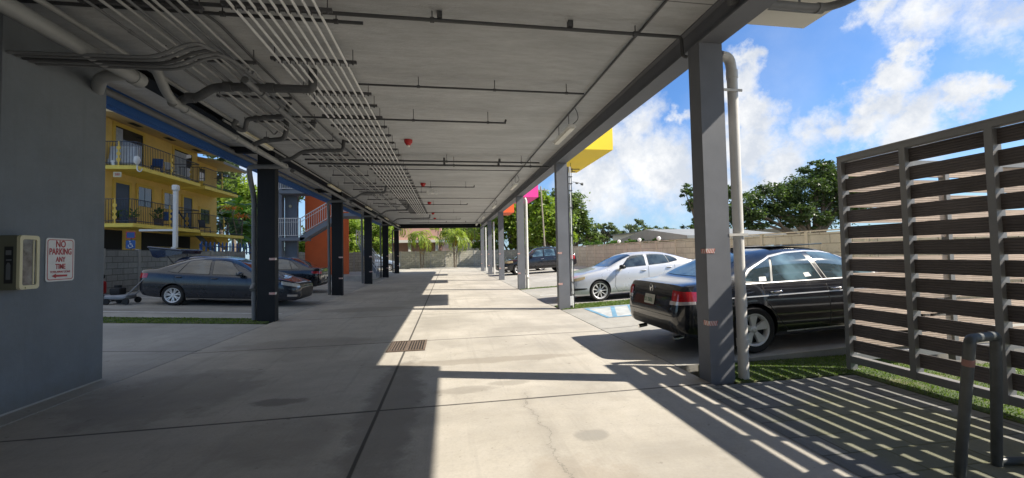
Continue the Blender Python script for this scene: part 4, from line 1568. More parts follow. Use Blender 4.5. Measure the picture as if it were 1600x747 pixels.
def opening(name, y0, y1, z0, z1, mm, curtain=None, label=None):
    b = MB()
    x = FX + 0.004
    b.box(x, x + 0.05, y0 - 0.16, y0, z0, z1 + 0.16)
    b.box(x, x + 0.05, y1, y1 + 0.16, z0, z1 + 0.16)
    b.box(x, x + 0.05, y0, y1, z1, z1 + 0.16)
    o = b.build(name, M['y_trim'], yb_)
    b = MB()
    b.box(x, x + 0.02, y0 + 0.001, y1 - 0.001, z0, z1 - 0.001, 0)
    if curtain:
        b.box(x + 0.021, x + 0.024, curtain[0], curtain[1], z0 + 0.08, z1 - 0.08, 1)
    if 'window' in name:
        b.box(x + 0.021, x + 0.035, (y0 + y1) / 2 - 0.025, (y0 + y1) / 2 + 0.025, z0, z1 - 0.002, 0)
    b.build('pane' if mm == 'glass_dark' else 'leaf', [M[mm], M['curtain']], o)
    if label:
        o['label'] = label


opening('sliding_door', 24.05, 26.0, 6.48, 8.75, 'glass_dark', (24.1, 24.55))
opening('sliding_door', 28.7, 30.5, 6.48, 8.72, 'glass_dark', (28.75, 29.9))
opening('door', 24.1, 25.05, 3.55, 5.75, 'door_blue')
opening('window', 25.7, 26.75, 4.72, 5.8, 'glass_dark')
opening('window', 27.8, 28.8, 4.8, 5.78, 'glass_dark', (28.25, 28.75))
opening('door', 29.65, 30.55, 3.38, 5.76, 'door_blue')
opening('window', 31.3, 32.0, 6.9, 8.05, 'glass_dark')
opening('window', 31.5, 32.6, 4.2, 5.2, 'glass_dark')
b = MB()
b.box(BX - 1.02, BX - 0.66, 23.17, 23.188, 5.86, 6.12, 0)
letters(b, '280', (BX - 0.84, 23.168, 5.99), 0.17, (1, 0, 0), (0, 0, 1), 0.22, True, 1)
b.build('number_plate', [M['cream'], M['sign_red']], yb_)

# things on the balconies
M['sofa'] = mat('pale_cushion', (0.58, 0.60, 0.62), 0.8, 0, 0.15, 5)
M['blue_plastic'] = mat('blue_plastic', (0.02, 0.09, 0.30), 0.5, 0, 0.15, 5)
M['lightblue_plastic'] = mat('bright_blue_plastic', (0.03, 0.25, 0.62), 0.5, 0, 0.12, 5)
sf = thing('sofa', 'pale sofa behind the railing of the upper yellow balcony', 'sofa', (-16.6, 24.0, 6.475))
b = MB()
b.obox((-16.65, 24.0, 6.72), (0.8, 1.0, 0.3), bev=0.06)
b.build('seat', M['sofa'], sf)
b = MB()
b.obox((-16.35, 23.62, 7.05), (1.3, 0.22, 1.0), Matrix.Rotation(R(-8), 3, 'X'), bev=0.09)
b.build('backrest', M['sofa'], sf)
b = MB()
b.obox((-16.9, 24.55, 6.85), (0.75, 0.2, 0.5), bev=0.06)
b.build('armrest', M['sofa'], sf)


def plastic_chair(x, y, z, rz, mm, label):
    t = thing('plastic_chair', label, 'chair', (x, y, z), 'chairs on the yellow balconies')
    rot = Matrix.Rotation(rz, 3, 'Z')
    P = lambda a, b_, c: Vector((x, y, z)) + rot @ Vector((a, b_, c))
    b = MB()
    b.obox(P(0, 0, 0.43), (0.48, 0.46, 0.05), rot, 0.02)
    b.build('seat', M[mm], t)
    b = MB()
    b.obox(P(0, 0.24, 0.70), (0.46, 0.05, 0.5), rot @ Matrix.Rotation(R(-12), 3, 'X'), 0.02)
    b.build('backrest', M[mm], t)
    for sx_ in (-1, 1):
        for sy_ in (-1, 1):
            b = MB()
            b.tube([P(sx_ * 0.2, sy_ * 0.19, 0.42), P(sx_ * 0.23, sy_ * 0.23, 0)], 0.018, 6)
            b.build('leg', M[mm], t)


plastic_chair(-16.1, 25.6, 6.475, 0.4, 'blue_plastic', 'navy chair on the upper yellow balcony, right of the sofa')
plastic_chair(-16.0, 26.7, 6.475, 1.2, 'sofa', 'white chair farther along the upper yellow balcony')
plastic_chair(-16.1, 26.5, 3.53, 0.4, 'blue_plastic', 'blue chair on the lower yellow balcony')
plastic_chair(-16.0, 32.4, 3.37, 2.2, 'blue_plastic', 'blue chair at the far end of the lower yellow balcony')
plastic_chair(-16.2, 30.4, 3.37, 1.2, 'rail_dark', 'dark chair near the blue door of the second yellow block')


def potted(x, y, z, label, s=1.0, n=60):
    t = thing('potted_plant', label, 'plant', (x, y, z), 'pot plants on the yellow balconies')
    b = MB()
    b.lathe([(0.0, z), (0.13 * s, z), (0.18 * s, z + 0.3 * s), (0.16 * s, z + 0.31 * s), (0.0, z + 0.28 * s)], 14, 'z', (x, y, 0))
    b.build('pot', M['rust'], t)
    b = MB()
    for i in range(n):
        a, r_, h = random.uniform(0, 6.28), random.uniform(0.02, 0.3) * s, random.uniform(0.3, 0.75) * s
        d = Vector((math.cos(a), math.sin(a), random.uniform(0.1, 1.0))).normalized()
        u = Vector((-math.sin(a), math.cos(a), 0)) * 0.05 * s
        p = Vector((x + r_ * math.cos(a), y + r_ * math.sin(a), z + h))
        b.add([p - d * 0.1 * s, p + u, p + d * 0.14 * s, p - u], [(0, 1, 2, 3)])
    b.build('foliage', M['leaf_mid'], t, recalc=False)


M['leaf_mid'] = leaf_mat('mid_green_leaf', (0.035, 0.085, 0.02), (0.12, 0.22, 0.05))
potted(-15.85, 23.5, 3.53, 'bushy pot plant at the near corner of the lower yellow balcony')
potted(-15.8, 25.3, 3.53, 'loose pot plant in front of the navy door on the lower yellow balcony', 1.3)
potted(-16.5, 23.4, 3.53, 'low pot plant beside the pier on the lower yellow balcony', 0.9)
b = MB()
b.lathe([(0.0, 6.475), (0.10, 6.475), (0.14, 6.72), (0.12, 6.72), (0.09, 6.5), (0.0, 6.5)], 14, 'z', (-16.6, 23.35, 0))
tag(b.build('bucket', M['white']), 'white bucket on the edge of the upper yellow balcony', 'bucket')
b = MB()
b.tube([(-15.56, 23.26, 6.62), (-15.45, 23.16, 6.6), (-15.45, 23.16, 6.2), (-15.3, 23.16, 6.12), (-15.22, 23.16, 6.3)], 0.03, 6, 0.08)
b.lathe([(0.0, 6.95), (0.1, 6.9), (0.14, 6.75), (0.12, 6.6), (0.05, 6.5), (0.0, 6.5)], 14, 'z', (-15.45, 23.14, 0))
tag(b.build('wall_lamp', M['white']), 'white globe lamp bracketed to the corner of the upper yellow balcony', 'lamp')
b = MB()
for i in range(5):
    y = 26.0 + i * 0.32
    b.lathe([(0.0, 6.475), (0.11, 6.475), (0.12, 6.7), (0.0, 6.72)], 10, 'z', (-15.7, y, 0))
tag(b.build('planter_row', M['cream']), 'row of pale tubs along the edge of the upper yellow balcony', 'planter')
b = MB()
b.obox((-15.9, 29.35, 6.6), (0.5, 0.4, 0.34), bev=0.04)
tag(b.build('storage_box', M['y_trim']), 'yellow box on the second upper balcony', 'box')

# white pole and accessible-parking sign
lp = thing('light_pole', 'white square pole with a side arm in front of the yellow apartments', 'pole', (-13.6, 23.0, 0.3))
b = MB()
b.box(-13.68, -13.52, 22.92, 23.08, 0.0, 5.15)
b.build('pole', M['white'], lp)
b = MB()
b.box(-15.2, -13.681, 22.95, 23.05, 3.10, 3.2)
b.build('arm', M['white'], lp)
b = MB()
b.obox((-13.6, 23.0, 5.3), (0.26, 0.26, 0.29), bev=0.05)
b.build('lamp_head', M['white'], lp)
hs = thing('accessible_parking_sign', 'blue wheelchair sign standing on the grey left wall', 'sign', (-12.6, 18.5, 0.4))
hp = at(204, 382, 18.6)
b = MB()
b.prism([(hp.x + u, hp.z + v) for u, v in rrect(0.34, 0.34, 0.03)], 'y', hp.y, hp.y + 0.004)
b.build('panel', M['blue_plastic'], hs)
b = MB()
wx, wz, wy = hp.x, hp.z, hp.y - 0.003
ring = []
for i in range(15):
    a = R(150 + 240 * i / 14)
    ring.append((wx - 0.005 + 0.075 * math.cos(a), wy, wz - 0.05 + 0.075 * math.sin(a)))
b.tube(ring, 0.009, 5)
b.tube([(wx - 0.02, wy, wz + 0.08), (wx - 0.015, wy, wz - 0.01), (wx + 0.05, wy, wz - 0.015), (wx + 0.075, wy, wz - 0.10), (wx + 0.10, wy, wz - 0.09)], 0.011, 5)
b.tube([(wx - 0.018, wy, wz + 0.035), (wx + 0.045, wy, wz + 0.03)], 0.009, 5)
b.lathe([(0, -0.006), (0.02, -0.006), (0.02, 0.006), (0, 0.006)], 10, 'y', (wx - 0.022, wy, wz + 0.115))
b.build('emblem', M['white'], hs)
b = MB()
b.prism([(hp.x + u, hp.z + 0.38 + v) for u, v in rrect(0.34, 0.28, 0.03)], 'y', hp.y, hp.y + 0.004, 0)
b.prism([(hp.x + u, hp.z + 0.38 + v) for u, v in rrect(0.28, 0.22, 0.02)], 'y', hp.y - 0.002, hp.y - 0.0005, 1)
b.build('upper_panel', [M['sign_red'], M['blue_plastic']], hs)
b = MB()
b.tube([(hp.x, hp.y + 0.03, 0.3), (hp.x, hp.y + 0.03, hp.z + 0.5)], 0.025, 8)
b.build('post', M['strut'], hs)
b = MB()
for i in range(14):
    y = 24.6 + i * 0.42
    b.prism([(y, 1.9), (y + 0.06, 1.9), (y + 0.06, 2.5), (y + 0.03, 2.62), (y, 2.5)], 'x', -13.3, -13.24)
b.box(-13.31, -13.23, 24.5, 30.6, 2.0, 2.06)
b.box(-13.31, -13.23, 24.5, 30.6, 2.35, 2.4)
b.box(-13.31, -13.23, 24.5, 24.56, 0.3, 2.5)
b.box(-13.31, -13.23, 30.5, 30.56, 0.3, 2.5)
tag(b.build('picket_fence', M['blue_plastic']), 'navy picket fence showing just over the grey left wall', 'fence')
b = MB()
b.lathe([(0, 0.4), (0.42, 0.4), (0.48, 2.55), (0.5, 2.6), (0.0, 2.66)], 18, 'z', (-15.3, 36.6, 0))
b.lathe([(0.49, 2.2), (0.51, 2.22), (0.49, 2.25)], 18, 'z', (-15.3, 36.6, 0))
tag(b.build('water_barrel', M['lightblue_plastic']), 'bright blue barrel beside the end of the yellow apartments', 'barrel')

# ------------------------------------------------------------------ open stair tower
M['st_grey'] = mat('tower_grey_stucco', (0.20, 0.225, 0.265), 0.85, 0, 0.1, 1.3, 0.2, 40)
M['st_orange'] = mat('burnt_orange_stucco', (0.78, 0.155, 0.045), 0.8, 0, 0.08, 1.5, 0.2, 40)
M['rail_white'] = mat('white_railing', (0.72, 0.72, 0.72), 0.45, 0, 0.05, 4)
ty = 28.0
tw = thing('stair_tower', 'open stair tower with an orange wall, grey landings and white railings', 'building', (-8.5, 29.0, 0.42))
b = MB()
b.box(-10.80, -10.46, ty, ty + 0.45, 0.42, 10.2)
b.box(-10.459, -9.70, ty + 0.5, ty + 0.75, 0.42, 10.2)
b.build('side_wall', M['st_grey'], tw)
b = MB()
b.box(-9.58, -6.78, ty + 1.6, ty + 1.85, 0.42, 11.5)
o = b.build('back_wall', M['st_orange'], tw)
o['label'] = 'burnt orange wall behind the stairs'


def landing(x0, x1, y0, y1, z):
    b = MB()
    b.box(x0, x1, y0, y1, z - 0.2, z)
    o = b.build('landing', M['st_grey'], tw)
    return o


def railing(parent, p, q, h=1.12, n=10, rz=True):
    """white balustrade from p to q (floor points)"""
    p, q = Vector(p), Vector(q)
    b = MB()
    up = Vector((0, 0, h))
    b.tube([p + up, q + up], 0.03, 6)
    b.tube([p + up * 0.80, q + up * 0.80], 0.018, 6)
    b.tube([p + up * 0.10, q + up * 0.10], 0.022, 6)
    for i in range(n + 1):
        a = p + (q - p) * (i / n)
        b.tube([a + (up * 0.1 if 0 < i < n else up * 0), a + up], 0.014 if 0 < i < n else 0.03, 6)
    return b.build('railing', M['rail_white'], parent)


l1 = landing(-10.455, -8.85, ty - 0.7, ty + 0.495, 2.90)
railing(l1, (-10.40, ty - 0.66, 2.90), (-9.15, ty - 0.66, 2.90), 1.2, 10)
l2 = landing(-10.455, -8.85, ty - 0.7, ty + 0.495, 5.87)
railing(l2, (-10.40, ty - 0.66, 5.87), (-8.9, ty - 0.66, 5.87), 1.2, 12)
l3 = landing(-6.9, -5.3, ty - 0.7, ty + 1.5, 4.42)
railing(l3, (-6.7, ty - 0.66, 4.42), (-5.4, ty - 0.66, 4.42), 1.1, 8)


def flight(x0, z0, x1, z1, y0, y1):
    b = MB()
    n = max(4, int(round(abs(z1 - z0) / 0.175)))
    sgn = 1 if x1 > x0 else -1
    for i in range(n):
        xa = x0 + (x1 - x0) * i / n
        xb_ = x0 + (x1 - x0) * (i + 1) / n
        z = z0 + (z1 - z0) * (i + 1) / n
        b.box(min(xa, xb_), max(xa, xb_), y0 + 0.06, y1 - 0.06, z - 0.05, z)
    for y in (y0, y1 - 0.06):
        b.prism([(x0, z0 - 0.28), (x0, z0 + 0.08), (x1, z1 + 0.08), (x1, z1 - 0.28)], 'y', y, y + 0.058)
    b.prism([(x0, z0 - 0.20), (x0, z0 - 0.14), (x1, z1 - 0.14), (x1, z1 - 0.20)], 'y', y0 + 0.06, y1 - 0.062)
    return b.build('flight', M['st_grey'], tw)


f1 = flight(-9.15, 2.90, -6.7, 4.42, ty - 0.7, ty + 0.35)
railing(f1, (-9.1, ty - 0.67, 2.98), (-6.75, ty - 0.67, 4.46), 1.12, 18)
f2 = flight(-6.1, 2.4, -4.95, 0.45, ty + 1.9, ty + 2.9)
railing(f2, (-6.3, ty + 1.93, 2.5), (-4.95, ty + 1.93, 0.55), 1.0, 9)
railing(f2, (-6.3, ty + 2.85, 2.5), (-4.95, ty + 2.85, 0.55), 1.0, 9)
b = MB()
b.lathe([(0.0, -0.05), (0.09, -0.05), (0.09, 0.05), (0.0, 0.05)], 14, 'y', (-10.1, ty + 0.44, 5.0))
b.build('wall_lamp', M['cream'], tw)
boundary_wall('x', 35.2, -12.4, -6.0, 1.6, 0.42, 2.0, 'wall_far', 'post_conc', 'boundary_wall', 'short pale panel wall behind the stair tower')

# ------------------------------------------------------------------ houses beyond the walls
M['house_white'] = mat('white_house_paint', (0.66, 0.64, 0.60), 0.7, 0, 0.1, 0.8)
M['house_pink'] = mat('salmon_stucco', (0.44, 0.26, 0.21), 0.85, 0, 0.1, 0.8)
M['house_pale'] = mat('pale_blue_house', (0.62, 0.64, 0.68), 0.7, 0, 0.08, 0.8)
M['roof_metal'] = mat('grey_metal_roof', (0.24, 0.25, 0.25), 0.6, 0.1, 0.15, 1.2)
hw = thing('flat_roofed_house', 'long low white house with a flat roof beyond the tan right wall', 'house', (34, 48, 0))
b = MB()
b.box(25.0, 45, 46.0, 56, -0.3, 3.2)
b.build('wall', M['house_white'], hw)
b = MB()
b.box(24.2, 46, 45.0, 57, 3.21, 3.95)
b.box(24.0, 46.2, 44.8, 57.2, 3.951, 4.06, 1)
b.build('roof', [M['house_white'], M['roof_metal']], hw)
for x in (27.0, 31.5, 37):
    b = MB()
    b.box(x, x + 1.6, 45.94, 45.998, 1.2, 2.6)
    b.build('window', M['glass_dark'], hw)
hm = thing('metal_roofed_house', 'grey metal roof showing above the tan right wall behind the black sedan', 'house', (20, 31, 0))
b = MB()
b.box(17.5, 23.0, 26.0, 36, -0.3, 2.55)
b.build('wall', M['house_white'], hm)
b = MB()
b.prism([(25.2, 2.4), (25.2, 2.6), (31, 3.35), (36.8, 2.6), (36.8, 2.4)], 'x', 16.0, 23.6)
b.build('roof', M['roof_metal'], hm)
hp_ = thing('salmon_house', 'salmon pink house with a pale eave behind the far wall', 'house', (-5, 62, 0))
b = MB()
b.box(-14, -0.8, 58.0, 68, -0.3, 5.6)
b.build('wall', M['house_pink'], hp_)
b = MB()
b.box(-14.4, -0.2, 56.2, 68.5, 3.35, 3.7)
b.build('porch_roof', M['house_white'], hp_)
b = MB()
for x in (-12.0, -8.6, -5.2, -1.6):
    b.box(x, x + 0.35, 56.5, 56.85, -0.3, 3.34)
b.build('porch_post', M['house_white'], hp_)
b = MB()
b.box(-11, -9.6, 57.96, 57.998, 0.8, 2.4)
b.build('window', M['glass_dark'], hp_)
hb = thing('white_garage', 'white garage with a shallow gable behind the far wall', 'house', (1.5, 64, 0))
b = MB()
b.box(-0.75, 4.6, 60.0, 69, -0.3, 3.4)
b.build('wall', M['house_pale'], hb)
b = MB()
b.prism([(-1.1, 3.75), (-1.1, 4.0), (1.0, 4.5), (5.0, 3.0), (5.0, 2.75), (1.0, 4.2)], 'y', 59.3, 69.4)
b.build('roof', M['roof_grey'], hb)
b = MB()
b.box(-0.2, 3.9, 59.93, 59.998, 0.0, 2.6)
for z in (0.6, 1.2, 1.8, 2.3):
    b.box(-0.18, 3.88, 59.92, 59.929, z, z + 0.03)
b.build('garage_door', M['house_white'], hb)

# ------------------------------------------------------------------ cars
def pchip(pts):
    xs = np.array([p[0] for p in pts], float)
    ys = np.array([p[1] for p in pts], float)
    h = np.diff(xs)
    d = np.diff(ys) / h
    mm = np.zeros(len(xs))
    for i in range(1, len(xs) - 1):
        if d[i - 1] * d[i] > 0:
            w1, w2 = 2 * h[i] + h[i - 1], h[i] + 2 * h[i - 1]
            mm[i] = (w1 + w2) / (w1 / d[i - 1] + w2 / d[i])
    mm[0], mm[-1] = d[0], d[-1]

    def f(x):
        i = min(max(int(np.searchsorted(xs, x)) - 1, 0), len(h) - 1)
        t = min(max((x - xs[i]) / h[i], 0), 1)
        return float((2 * t ** 3 - 3 * t ** 2 + 1) * ys[i] + (t ** 3 - 2 * t ** 2 + t) * h[i] * mm[i] + (-2 * t ** 3 + 3 * t ** 2) * ys[i + 1] + (t ** 3 - t ** 2) * h[i] * mm[i + 1])
    return f


def paint(name, col, metal=0.3, rough=0.28):
    b = NB(name)
    dirt = b.noise(3.0, 7, 0.7)
    c = b.mix(b.rng(dirt, 0.45, 0.85, 0.0, 0.25), col, tuple(x * 0.7 + 0.04 for x in col))
    b.l.new(c, b.p.inputs['Base Color'])
    b.p.inputs['Metallic'].default_value = metal
    b.put(b.p.inputs['Roughness'], b.rng(dirt, 0.3, 0.8, rough - 0.06, rough + 0.12))
    b.p.inputs['Coat Weight'].default_value = 1.0
    b.put(b.p.inputs['Coat Roughness'], b.rng(dirt, 0.3, 0.8, 0.02, 0.10))
    return b.mt


def glass_mat(name, col):
    mt, n, l, p = new_mat(name)
    tcn = n.new('ShaderNodeTexCoord')
    no = n.new('ShaderNodeTexNoise')
    no.inputs['Scale'].default_value = 2.2
    no.inputs['Detail'].default_value = 3
    l.new(tcn.outputs['Object'], no.inputs['Vector'])
    r = n.new('ShaderNodeValToRGB')
    r.color_ramp.elements[0].position = 0.42
    r.color_ramp.elements[1].position = 0.62
    r.color_ramp.elements[0].color = (*[x * 0.5 for x in col], 1)
    r.color_ramp.elements[1].color = (*[x * 2.2 for x in col], 1)
    l.new(no.outputs['Fac'], r.inputs[0])
    l.new(r.outputs[0], p.inputs['Base Color'])
    p.inputs['Roughness'].default_value = 0.035
    p.inputs['Specular IOR Level'].default_value = 0.9
    p.inputs['Coat Weight'].default_value = 0.6
    p.inputs['Coat Roughness'].default_value = 0.02
    return mt


M['car_glass'] = glass_mat('car_glass', (0.022, 0.030, 0.034))
M['car_glass_pale'] = glass_mat('car_glass_pale', (0.05, 0.085, 0.105))
M['trim'] = mat('black_trim', (0.012, 0.012, 0.013), 0.45, 0, 0.1, 5)
M['chrome'] = mat('chrome', (0.75, 0.75, 0.76), 0.12, 1.0, 0.0)
M['bright_trim'] = mat('bright_trim', (0.72, 0.72, 0.73), 0.25, 0.4, 0.04, 5)
M['alloy'] = mat('alloy_wheel', (0.72, 0.71, 0.70), 0.32, 0.35, 0.08, 10)
M['tyre'] = mat('tyre_rubber', (0.022, 0.021, 0.021), 0.85, 0, 0.25, 14)
M['head'] = mat('headlamp', (0.55, 0.55, 0.52), 0.08, 0.3, 0.3, 26, 0, None, 1.0)
M['head_amber'] = mat('yellowed_headlamp', (0.42, 0.33, 0.20), 0.15, 0.1, 0.3, 22, 0, None, 1.0)
M['tail'] = mat('tail_lamp', (0.42, 0.012, 0.018), 0.12, 0, 0.3, 26, 0, None, 1.0)
M['tail_clear'] = mat('clear_lamp', (0.62, 0.55, 0.54), 0.12, 0.2, 0.2, 30, 0, None, 1.0)
M['plate'] = mat('licence_plate', (0.55, 0.53, 0.45), 0.5, 0, 0.12, 18)
M['plate_ink'] = mat('plate_green', (0.04, 0.13, 0.06), 0.5, 0, 0.1, 18)
M['paper'] = mat('permit_paper', (0.72, 0.72, 0.70), 0.6, 0, 0.1, 20)

BODY_CACHE = {}


class Car:
    def __init__(s, label, cat, sp, pos, rz, group=None, name='parked_car'):
        s.sp, s.L, s.W = sp, sp['L'], sp['W']
        s.top, s.belt, s.half, s.low = pchip(sp['top']), pchip(sp['belt']), pchip(sp['half']), pchip(sp['low'])
        s.t = thing(name, label, cat, pos, group, rz)
        LOC[s.t.name] = Vector((0, 0, 0))          # parts are written in the car's own space (front = +x)
        s.body()

    def section(s, q):
        sp = s.sp
        w, zl, zt = s.half(q), s.low(q), s.top(q)
        zb = min(s.belt(q), zt - 0.05)
        zl = min(zl, zb - 0.05)
        n, tum = sp.get('n', 4.2), sp.get('tumble', 0.40)
        P = [(0, zl), (w * 0.5, zl), (w * 0.84, zl)]
        for t, k in ((0, .925), (.06, .955), (.16, .975), (.30, .99), (.46, 1.0), (.62, 1.0), (.74, .995), (.83, .985), (.90, .972), (1.0, .950)):
            P.append((w * k, zl + (zb - zl) * (t if t else 0.015)))
        h = zt - zb
        y0 = w * 0.945 - min(0.02, h * 0.2)
        N = 15
        for i in range(1, N + 1):
            a = math.pi / 2 * i / N
            v, u = math.sin(a) ** (2 / n), max(0.0, math.cos(a)) ** (2 / n)
            if i == N:
                u = 0.0
            z = zb + h * v
            y = (y0 - tum * h * v * min(1, h / 0.3)) * u
            P.append((y, z))
        return P

    def body(s):
        sp, L = s.sp, s.L
        st = [0, .015, .04, .08, .14, .22, .32] + list(np.linspace(0.45, L - 0.45, 58)) + [L - .32, L - .22, L - .14, L - .08, L - .04, L - .015, L]
        b = MB()
        vs, fs, ks = [], [], []
        rings = []
        for q in st:
            P = s.section(q)
            ring = [(L / 2 - q, y, z) for y, z in P] + [(L / 2 - q, -y, z) for y, z in P[-2:0:-1]]
            rings.append(len(vs))
            vs += ring
        nr = len(ring)
        for a, c in zip(rings, rings[1:]):
            for j in range(nr):
                fs.append((a + j, a + (j + 1) % nr, c + (j + 1) % nr, c + j))
                ks.append(1 if (j < 2 or j >= nr - 2) else 0)
        fs.append([rings[0] + j for j in range(nr)][::-1]); ks.append(0)
        fs.append([rings[-1] + j for j in range(nr)]); ks.append(0)
        b.v, b.f, b.mi, b.sm = vs, fs, ks, [True] * len(fs)
        o = b.build('body', [sp['paint'], M['trim']], s.t)
        s.bvh = BVHTree.FromPolygons([Vector(v) for v in vs], fs)
        # wheel arches
        cyl = MB()
        for q in (sp['fo'], sp['fo'] + sp['wb']):
            for sy in (-1, 1):
                w = s.half(q)
                ya, yb2 = sy * (w - 0.30), sy * (w + 0.25)
                cyl.lathe([(0.0, ya), (sp['ra'], ya), (sp['ra'], yb2), (0.0, yb2)], 36, 'y', (L / 2 - q, 0, sp['rw'] + 0.015), 1, False)
        co = cyl.build('arch_cutter', [sp['paint'], M['trim']], origin=(0, 0, 0))
        bm = bmesh.new()
        bm.from_mesh(co.data)
        bmesh.ops.remove_doubles(bm, verts=bm.verts, dist=1e-5)
        bmesh.ops.recalc_face_normals(bm, faces=bm.faces)
        bm.to_mesh(co.data)
        bm.free()
        o.parent = None
        md = o.modifiers.new('cut', 'BOOLEAN')
        md.operation, md.object, md.solver = 'DIFFERENCE', co, 'EXACT'
        dg = bpy.context.evaluated_depsgraph_get()
        me = bpy.data.meshes.new_from_object(o.evaluated_get(dg))
        o.modifiers.remove(md)
        if len(me.polygons) > len(fs) * 0.7:
            old = o.data
            o.data = me
            bpy.data.meshes.remove(old)
            me.name = 'body'
            me.set_sharp_from_angle(angle=R(38))
        bpy.data.objects.remove(co)
        o.parent = s.t
        s.bo = o
        for q in (sp['fo'], sp['fo'] + sp['wb']):
            for sy in (-1, 1):
                s.wheel(L / 2 - q, sy * (s.half(q) - 0.012), sy)

    # ---- patches that follow the body
    def hit(s, o, d):
        r = s.bvh.ray_cast(Vector(o), Vector(d))
        return r[0], r[1]

    def patch(s, name, m_, fn, nu, nv, off, parent=None, thick=0.0, pts_only=False):
        """fn(u, v) gives a ray (origin, direction); the patch lies on the body, proud by off"""
        b = MB()
        vs, ok = [], {}
        for j in range(nv + 1):
            for i in range(nu + 1):
                o, d = fn(i / nu, j / nv)
                d = Vector(d).normalized()
                p, nn = s.hit(o, d)
                if p is None:
                    p, nn, _, _ = s.bvh.find_nearest(Vector(o))
                if nn.dot(d) > 0 and s.outward:
                    pass
                dirn = -d if s.outward else d
                vs.append(p + dirn * off)
        fs = [(j * (nu + 1) + i, j * (nu + 1) + i + 1, (j + 1) * (nu + 1) + i + 1, (j + 1) * (nu + 1) + i) for j in range(nv) for i in range(nu)]
        b.add(vs, fs, 0, True)
        return b.build(name, m_, parent or s.t, recalc=False)

    outward = True

    def side(s, name, m_, quad, sy, off, nu=10, nv=4, bulge=0.0, parent=None, sag=0.0):
        """quad of (s, z): bottom-left, bottom-right, top-right, top-left, on side sy"""
        s.outward = True
        (a, b_, c, d) = quad

        def fn(u, v):
            q0 = a[0] + (b_[0] - a[0]) * u, a[1] + (b_[1] - a[1]) * u + sag * 4 * u * (1 - u)
            q1 = d[0] + (c[0] - d[0]) * u, d[1] + (c[1] - d[1]) * u + bulge * 4 * u * (1 - u)
            q, z = q0[0] + (q1[0] - q0[0]) * v, q0[1] + (q1[1] - q0[1]) * v
            return (s.L / 2 - q, sy * 2.0, z), (0, -sy, 0)
        return s.patch(name, m_, fn, nu, nv, off, parent)

    def topdown(s, name, m_, s0, w0, s1, w1, off, nu=10, nv=8, bow=0.0, parent=None):
        s.outward = True

        def fn(u, v):
            q = s0 + (s1 - s0) * v + bow * (4 * (u - .5) ** 2) * (1 - 0 * v)
            w = w0 + (w1 - w0) * v
            return (s.L / 2 - q, (u * 2 - 1) * w, 3.0), (0, 0, -1)
        return s.patch(name, m_, fn, nu, nv, off, parent)

    def corner(s, name, m_, rear, sy, a0, a1, z0a, z1a, z0b, z1b, off, nu=12, nv=4, ax=0.75, ay=0.42, parent=None):
        """patch that wraps a body corner: angles from straight back (or front) towards the side"""
        s.outward = False
        X = (-s.L / 2 + ax) if rear else (s.L / 2 - ax)

        def fn(u, v):
            a = R(a0 + (a1 - a0) * u)
            d = ((-1 if rear else 1) * math.cos(a), sy * math.sin(a), 0)
            z = (z0a + (z0b - z0a) * u) * (1 - v) + (z1a + (z1b - z1a) * u) * v
            return (X, sy * ay, z), d
        r = s.patch(name, m_, fn, nu, nv, off, parent)
        s.outward = True
        return r

    def end(s, name, m_, rear, y0, y1, z0, z1, off, nu=8, nv=3, parent=None, y0t=None, y1t=None):
        s.outward = True
        dx = 1 if rear else -1

        def fn(u, v):
            ya = y0 + ((y0t if y0t is not None else y0) - y0) * v
            yb2 = y1 + ((y1t if y1t is not None else y1) - y1) * v
            return (-dx * (s.L / 2 + 1), ya + (yb2 - ya) * u, z0 + (z1 - z0) * v), (dx, 0, 0)
        return s.patch(name, m_, fn, nu, nv, off, parent)

    def line(s, name, m_, pts, sy, w, off=0.002, parent=None):
        """shut line along the side: polyline of (s, z)"""
        s.outward = True
        b = MB()
        for (q0, z0), (q1, z1) in zip(pts, pts[1:]):
            d = Vector((q1 - q0, z1 - z0))
            n = max(2, int(d.length / 0.07))
            e = Vector((-d.y, d.x)).normalized() * (w / 2)
            vs = []
            for i in range(n + 1):
                q, z = q0 + (q1 - q0) * i / n, z0 + (z1 - z0) * i / n
                for sg_ in (-1, 1):
                    p, nn = s.hit((s.L / 2 - q - sg_ * e.x, sy * 2, z + sg_ * e.y), (0, -sy, 0))
                    if p is None:
                        p = Vector((s.L / 2 - q, sy * s.half(q), z))
                    vs.append(p + Vector((0, sy * off, 0)))
            b.add(vs, [(2 * i, 2 * i + 1, 2 * i + 3, 2 * i + 2) for i in range(n)])
        return b.build(name, m_, parent or s.t, recalc=False)

    def wheel(s, x, y, sy):
        sp = s.sp
        r, rr = sp['rw'], sp['rim']
        w = 0.21
        c = (x, 0, r)
        b = MB()
        yo, yi = y, y - sy * w
        prof = [(rr, yo - sy * 0.012), (rr + 0.012, yo), (r - 0.03, yo + sy * 0.004), (r - 0.008, yo - sy * 0.02), (r, yo - sy * 0.05), (r, yi + sy * 0.05), (r - 0.01, yi + sy * 0.02), (rr, yi)]
        b.lathe(prof, 40, 'y', c)
        b.disc((x, yo - sy * 0.085, r), rr, 'y', 32)
        o = b.build('wheel', M['tyre'], s.t)
        b = MB()
        b.lathe([(rr * 0.86, yo - sy * 0.08), (rr * 0.90, yo - sy * 0.02), (rr * 0.955, yo - sy * 0.008), (rr + 0.004, yo - sy * 0.006), (rr + 0.004, yo - sy * 0.05)], 40, 'y', c)
        b.lathe([(0.0, yo - sy * 0.022), (0.028, yo - sy * 0.022), (0.036, yo - sy * 0.03), (0.06, yo - sy * 0.034), (0.065, yo - sy * 0.075)], 18, 'y', c)
        ns = sp.get('spokes', 5)
